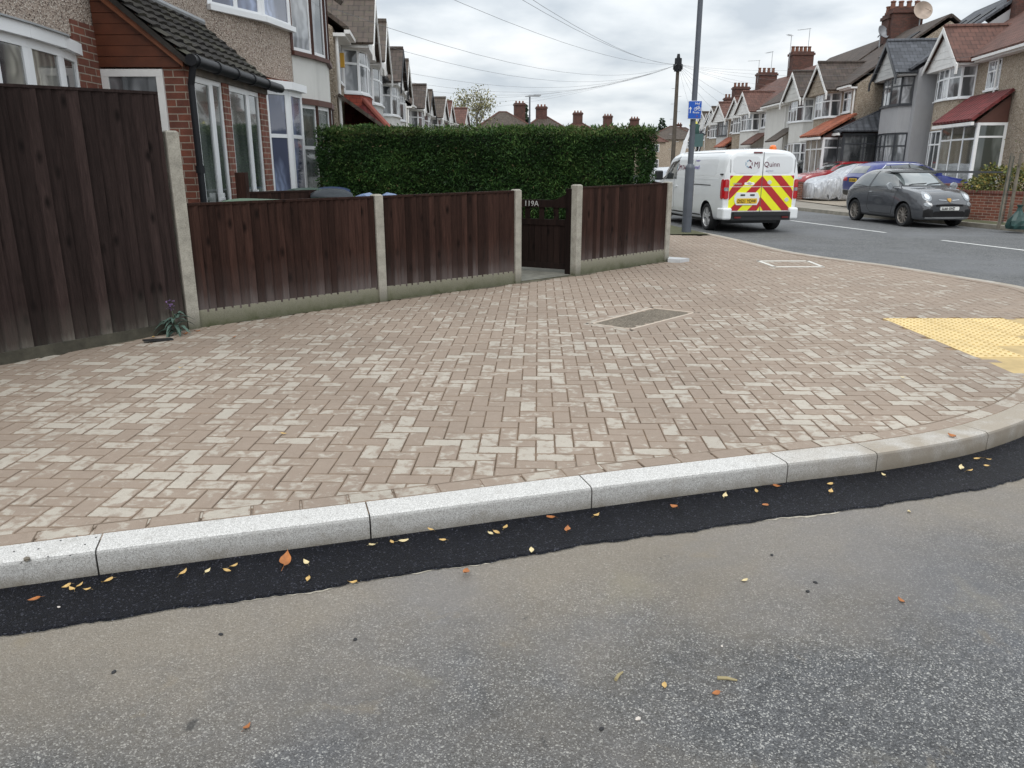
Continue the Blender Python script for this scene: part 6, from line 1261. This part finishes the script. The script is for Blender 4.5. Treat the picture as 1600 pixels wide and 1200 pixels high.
def leaf(label, u, v, z, size, mat, grp, wide=.55):
    q = MB(); n = 8; cu = random.uniform(.15, .4); tw = random.uniform(-.2, .2); prof_ = []
    for k in range(n+1):
        t = k/n; w = wide*math.sin(math.pi*t**.8)*(1-t*.25)*.5*random.uniform(.9, 1.1); x = t-.5; zz = .06+cu*(2*(t-.5))**2*.5
        prof_.append([(x, -w, zz+cu*w*.9+tw*x), (x, 0, zz-.03), (x, w, zz+cu*w*.6-tw*x)])
    vs = [p for r_ in prof_ for p in r_]; F = [(3*k+j, 3*k+j+1, 3*k+j+4, 3*k+j+3)[::-1] for k in range(n) for j in (0, 1)]; q.add(vs, F); q.tube((-.5, 0, .1), (-.75, .05, .06), .012, .008, 4)
    q.v = [(x*size, y*size, zz*size) for x, y, zz in q.v]
    o = q.build('fallen_leaf', mat, smooth=True); p = pix(u, v, z); o.location = p; o.rotation_euler = (random.uniform(-.15, .15), random.uniform(-.15, .15), random.uniform(0, 6.28)); tag(o, label, 'leaf', grp)
GT_ = 'fallen leaves on the fresh black tarmac strip'
yl = 'small yellow fallen leaf lying on the black tarmac strip beside the kerb'
for (u, v) in ((125, 915), (136, 922), (168, 908), (286, 896), (325, 892), (355, 892), (365, 885), (478, 879), (481, 905), (551, 911), (583, 852), (613, 848), (630, 846), (692, 844), (767, 834), (776, 832), (790, 824), (831, 861), (932, 806), (1133, 775), (1182, 768), (1296, 757), (1380, 742), (1298, 768), (1502, 732), (1515, 736), (1527, 717), (1543, 718), (1541, 728), (104, 917), (112, 921)):
    leaf(yl, u, v, .016, random.uniform(.033, .050), LMA if random.random() < .8 else LMC, GT_)
leaf('largest brown fallen leaf, alone on the black tarmac strip', 446, 876, .02, .105, LMB, GT_, .5)
for lb, u, v in (('orange leaf near the left end of the black tarmac strip', 54, 937), ('round orange leaf on the tarmac strip right of the kerb joint', 887, 827), ('orange leaf touching the kerb foot in the middle of the strip', 861, 809), ('brown leaf caught on the ragged outer edge of the tarmac strip', 728, 895), ('orange leaf at the foot of the kerb under its fourth joint', 1214, 760), ('dark reddish leaf on the right part of the tarmac strip', 1195, 790), ('orange leaf on the tarmac under the shorter grey kerb', 1053, 792)):
    leaf(lb, u, v, .018, .045, LMB, GT_, .7)
leaf('yellow leaf propped against the face of the kerb', 673, 828, .045, .035, LMA, None); leaf('brown leaf lying on top of the kerb at the right', 1487, 682, .124, .05, LMB, None, .7)
rd = 'fallen leaves on the old grey road'
for lb, u, v, m in (('pale yellow leaf on the right of the grey road, below the strip', 1163, 908, LMC), ('yellow leaf on the grey road near the right edge', 1420, 800, LMC), ('small tan leaf between the two twigs on the grey road', 1038, 1072, LMA), ('red brown torn leaf just below the longer twig', 1118, 1084, LMB), ('orange leaf alone at the lower left of the grey road', 386, 1137, LMB), ('brown leaf on the grey road at the right, far from the others', 1408, 939, LMB)):
    leaf(lb, u, v, .003, .034, m, rd)
pvl = 'fallen leaves on the block paving'
for lb, u, v, m in (('tiny yellow leaf on the paving at the left, below the long fence', 283, 575, LMA), ('small yellow leaf on the paving above the middle kerb', 443, 678, LMA), ('pale leaf on the paving left of the tactile slabs', 1410, 590, LMC), ('brown curled leaf on the paving in front of the low fence', 366, 527, LMB), ('orange leaf at the soil beside the purple weed', 308, 518, LMB), ('reddish leaf just right of the purple weed', 290, 522, LMB), ('yellow leaf left of the purple weed by the tall fence', 240, 527, LMA)):
    leaf(lb, u, v, .123, .05 if v < 560 else .04, m, pvl)
TW = M('twig', (.34, .28, .15), .8, .25, 20)
for lb, u, v, l, a in (('short pale twig on the grey road, left of the other twig', 967, 1058, .05, 1.0), ('longer pale twig on the grey road near the torn leaf', 1136, 1063, .062, -.15)):
    q = MB(); q.tube((-l/2, 0, .006), (0, .002, .007), .006, .0055, 6); q.tube((0, .002, .007), (l/2, -.002, .005), .0055, .003, 6); o = q.build('twig', TW); o.location = pix(u, v, .001); o.rotation_euler = (0, 0, a); tag(o, lb, 'twig', 'twigs on the road')
def stone(lb, u, v, z, s, mat, name='pebble', cat='stone', grp=None):
    q = MB(); b = bmesh.new(); bmesh.ops.create_icosphere(b, subdivisions=2, radius=1); vs = [(v_.co.x*s*random.uniform(.8, 1.2), v_.co.y*s*.75*random.uniform(.8, 1.2), v_.co.z*s*.5*random.uniform(.8, 1.2)) for v_ in b.verts]; q.add(vs, [[v_.index for v_ in f.verts] for f in b.faces]); b.free()
    o = q.build(name, mat); p = pix(u, v, z); o.location = (p[0], p[1], z+s*.3); o.rotation_euler = (0, 0, random.random()*6); tag(o, lb, cat, grp)
PST = M('pale stone', (.62, .56, .50), .8, .2, 20); DST = M('dark grit lump', (.03, .03, .032), .9)
stone('cream pebble in the foreground of the grey road', 997, 1124, .0, .0095, PST); stone('small white stone chip near the fallen leaf on the grey road', 1128, 1010, .0, .005, PST)
stone('tiny white chip on the black tarmac strip at the left', 92, 949, .012, .006, PST)
for u, v in ((178, 1051), (345, 992), (1274, 911), (1262, 925), (940, 1140), (1206, 868), (555, 1000)): stone('small dark tarmac crumb on the old grey road', u, v, 0, .009, DST, 'tarmac_crumb', 'crumb', 'tarmac crumbs on the road')
for u, v in ((33, 880), (60, 858), (95, 845), (120, 838), (150, 840), (75, 870), (22, 862), (110, 868), (133, 851)): stone('black tarmac crumb on top of the left kerb stone', u, v, .121, .004, DST, 'tarmac_crumb', 'crumb', 'tarmac crumbs on the kerb')
stone('flat grey mud lump on the edge of the left kerb stone', 42, 875, .118, .016, M('mud', (.16, .14, .11), .95), 'mud_lump', 'mud')
q = MB(); q.box(-.12, .12, -.03, .03, 0, .012, T=Matrix.Rotation(.08, 4, 'Y')); o = q.build('plastic_strip', TRIM); o.location = pix(247, 532, .125); o.rotation_euler = (0, 0, R(38)); tag(o, 'flat piece of black plastic on the soil left of the purple weed', 'litter')
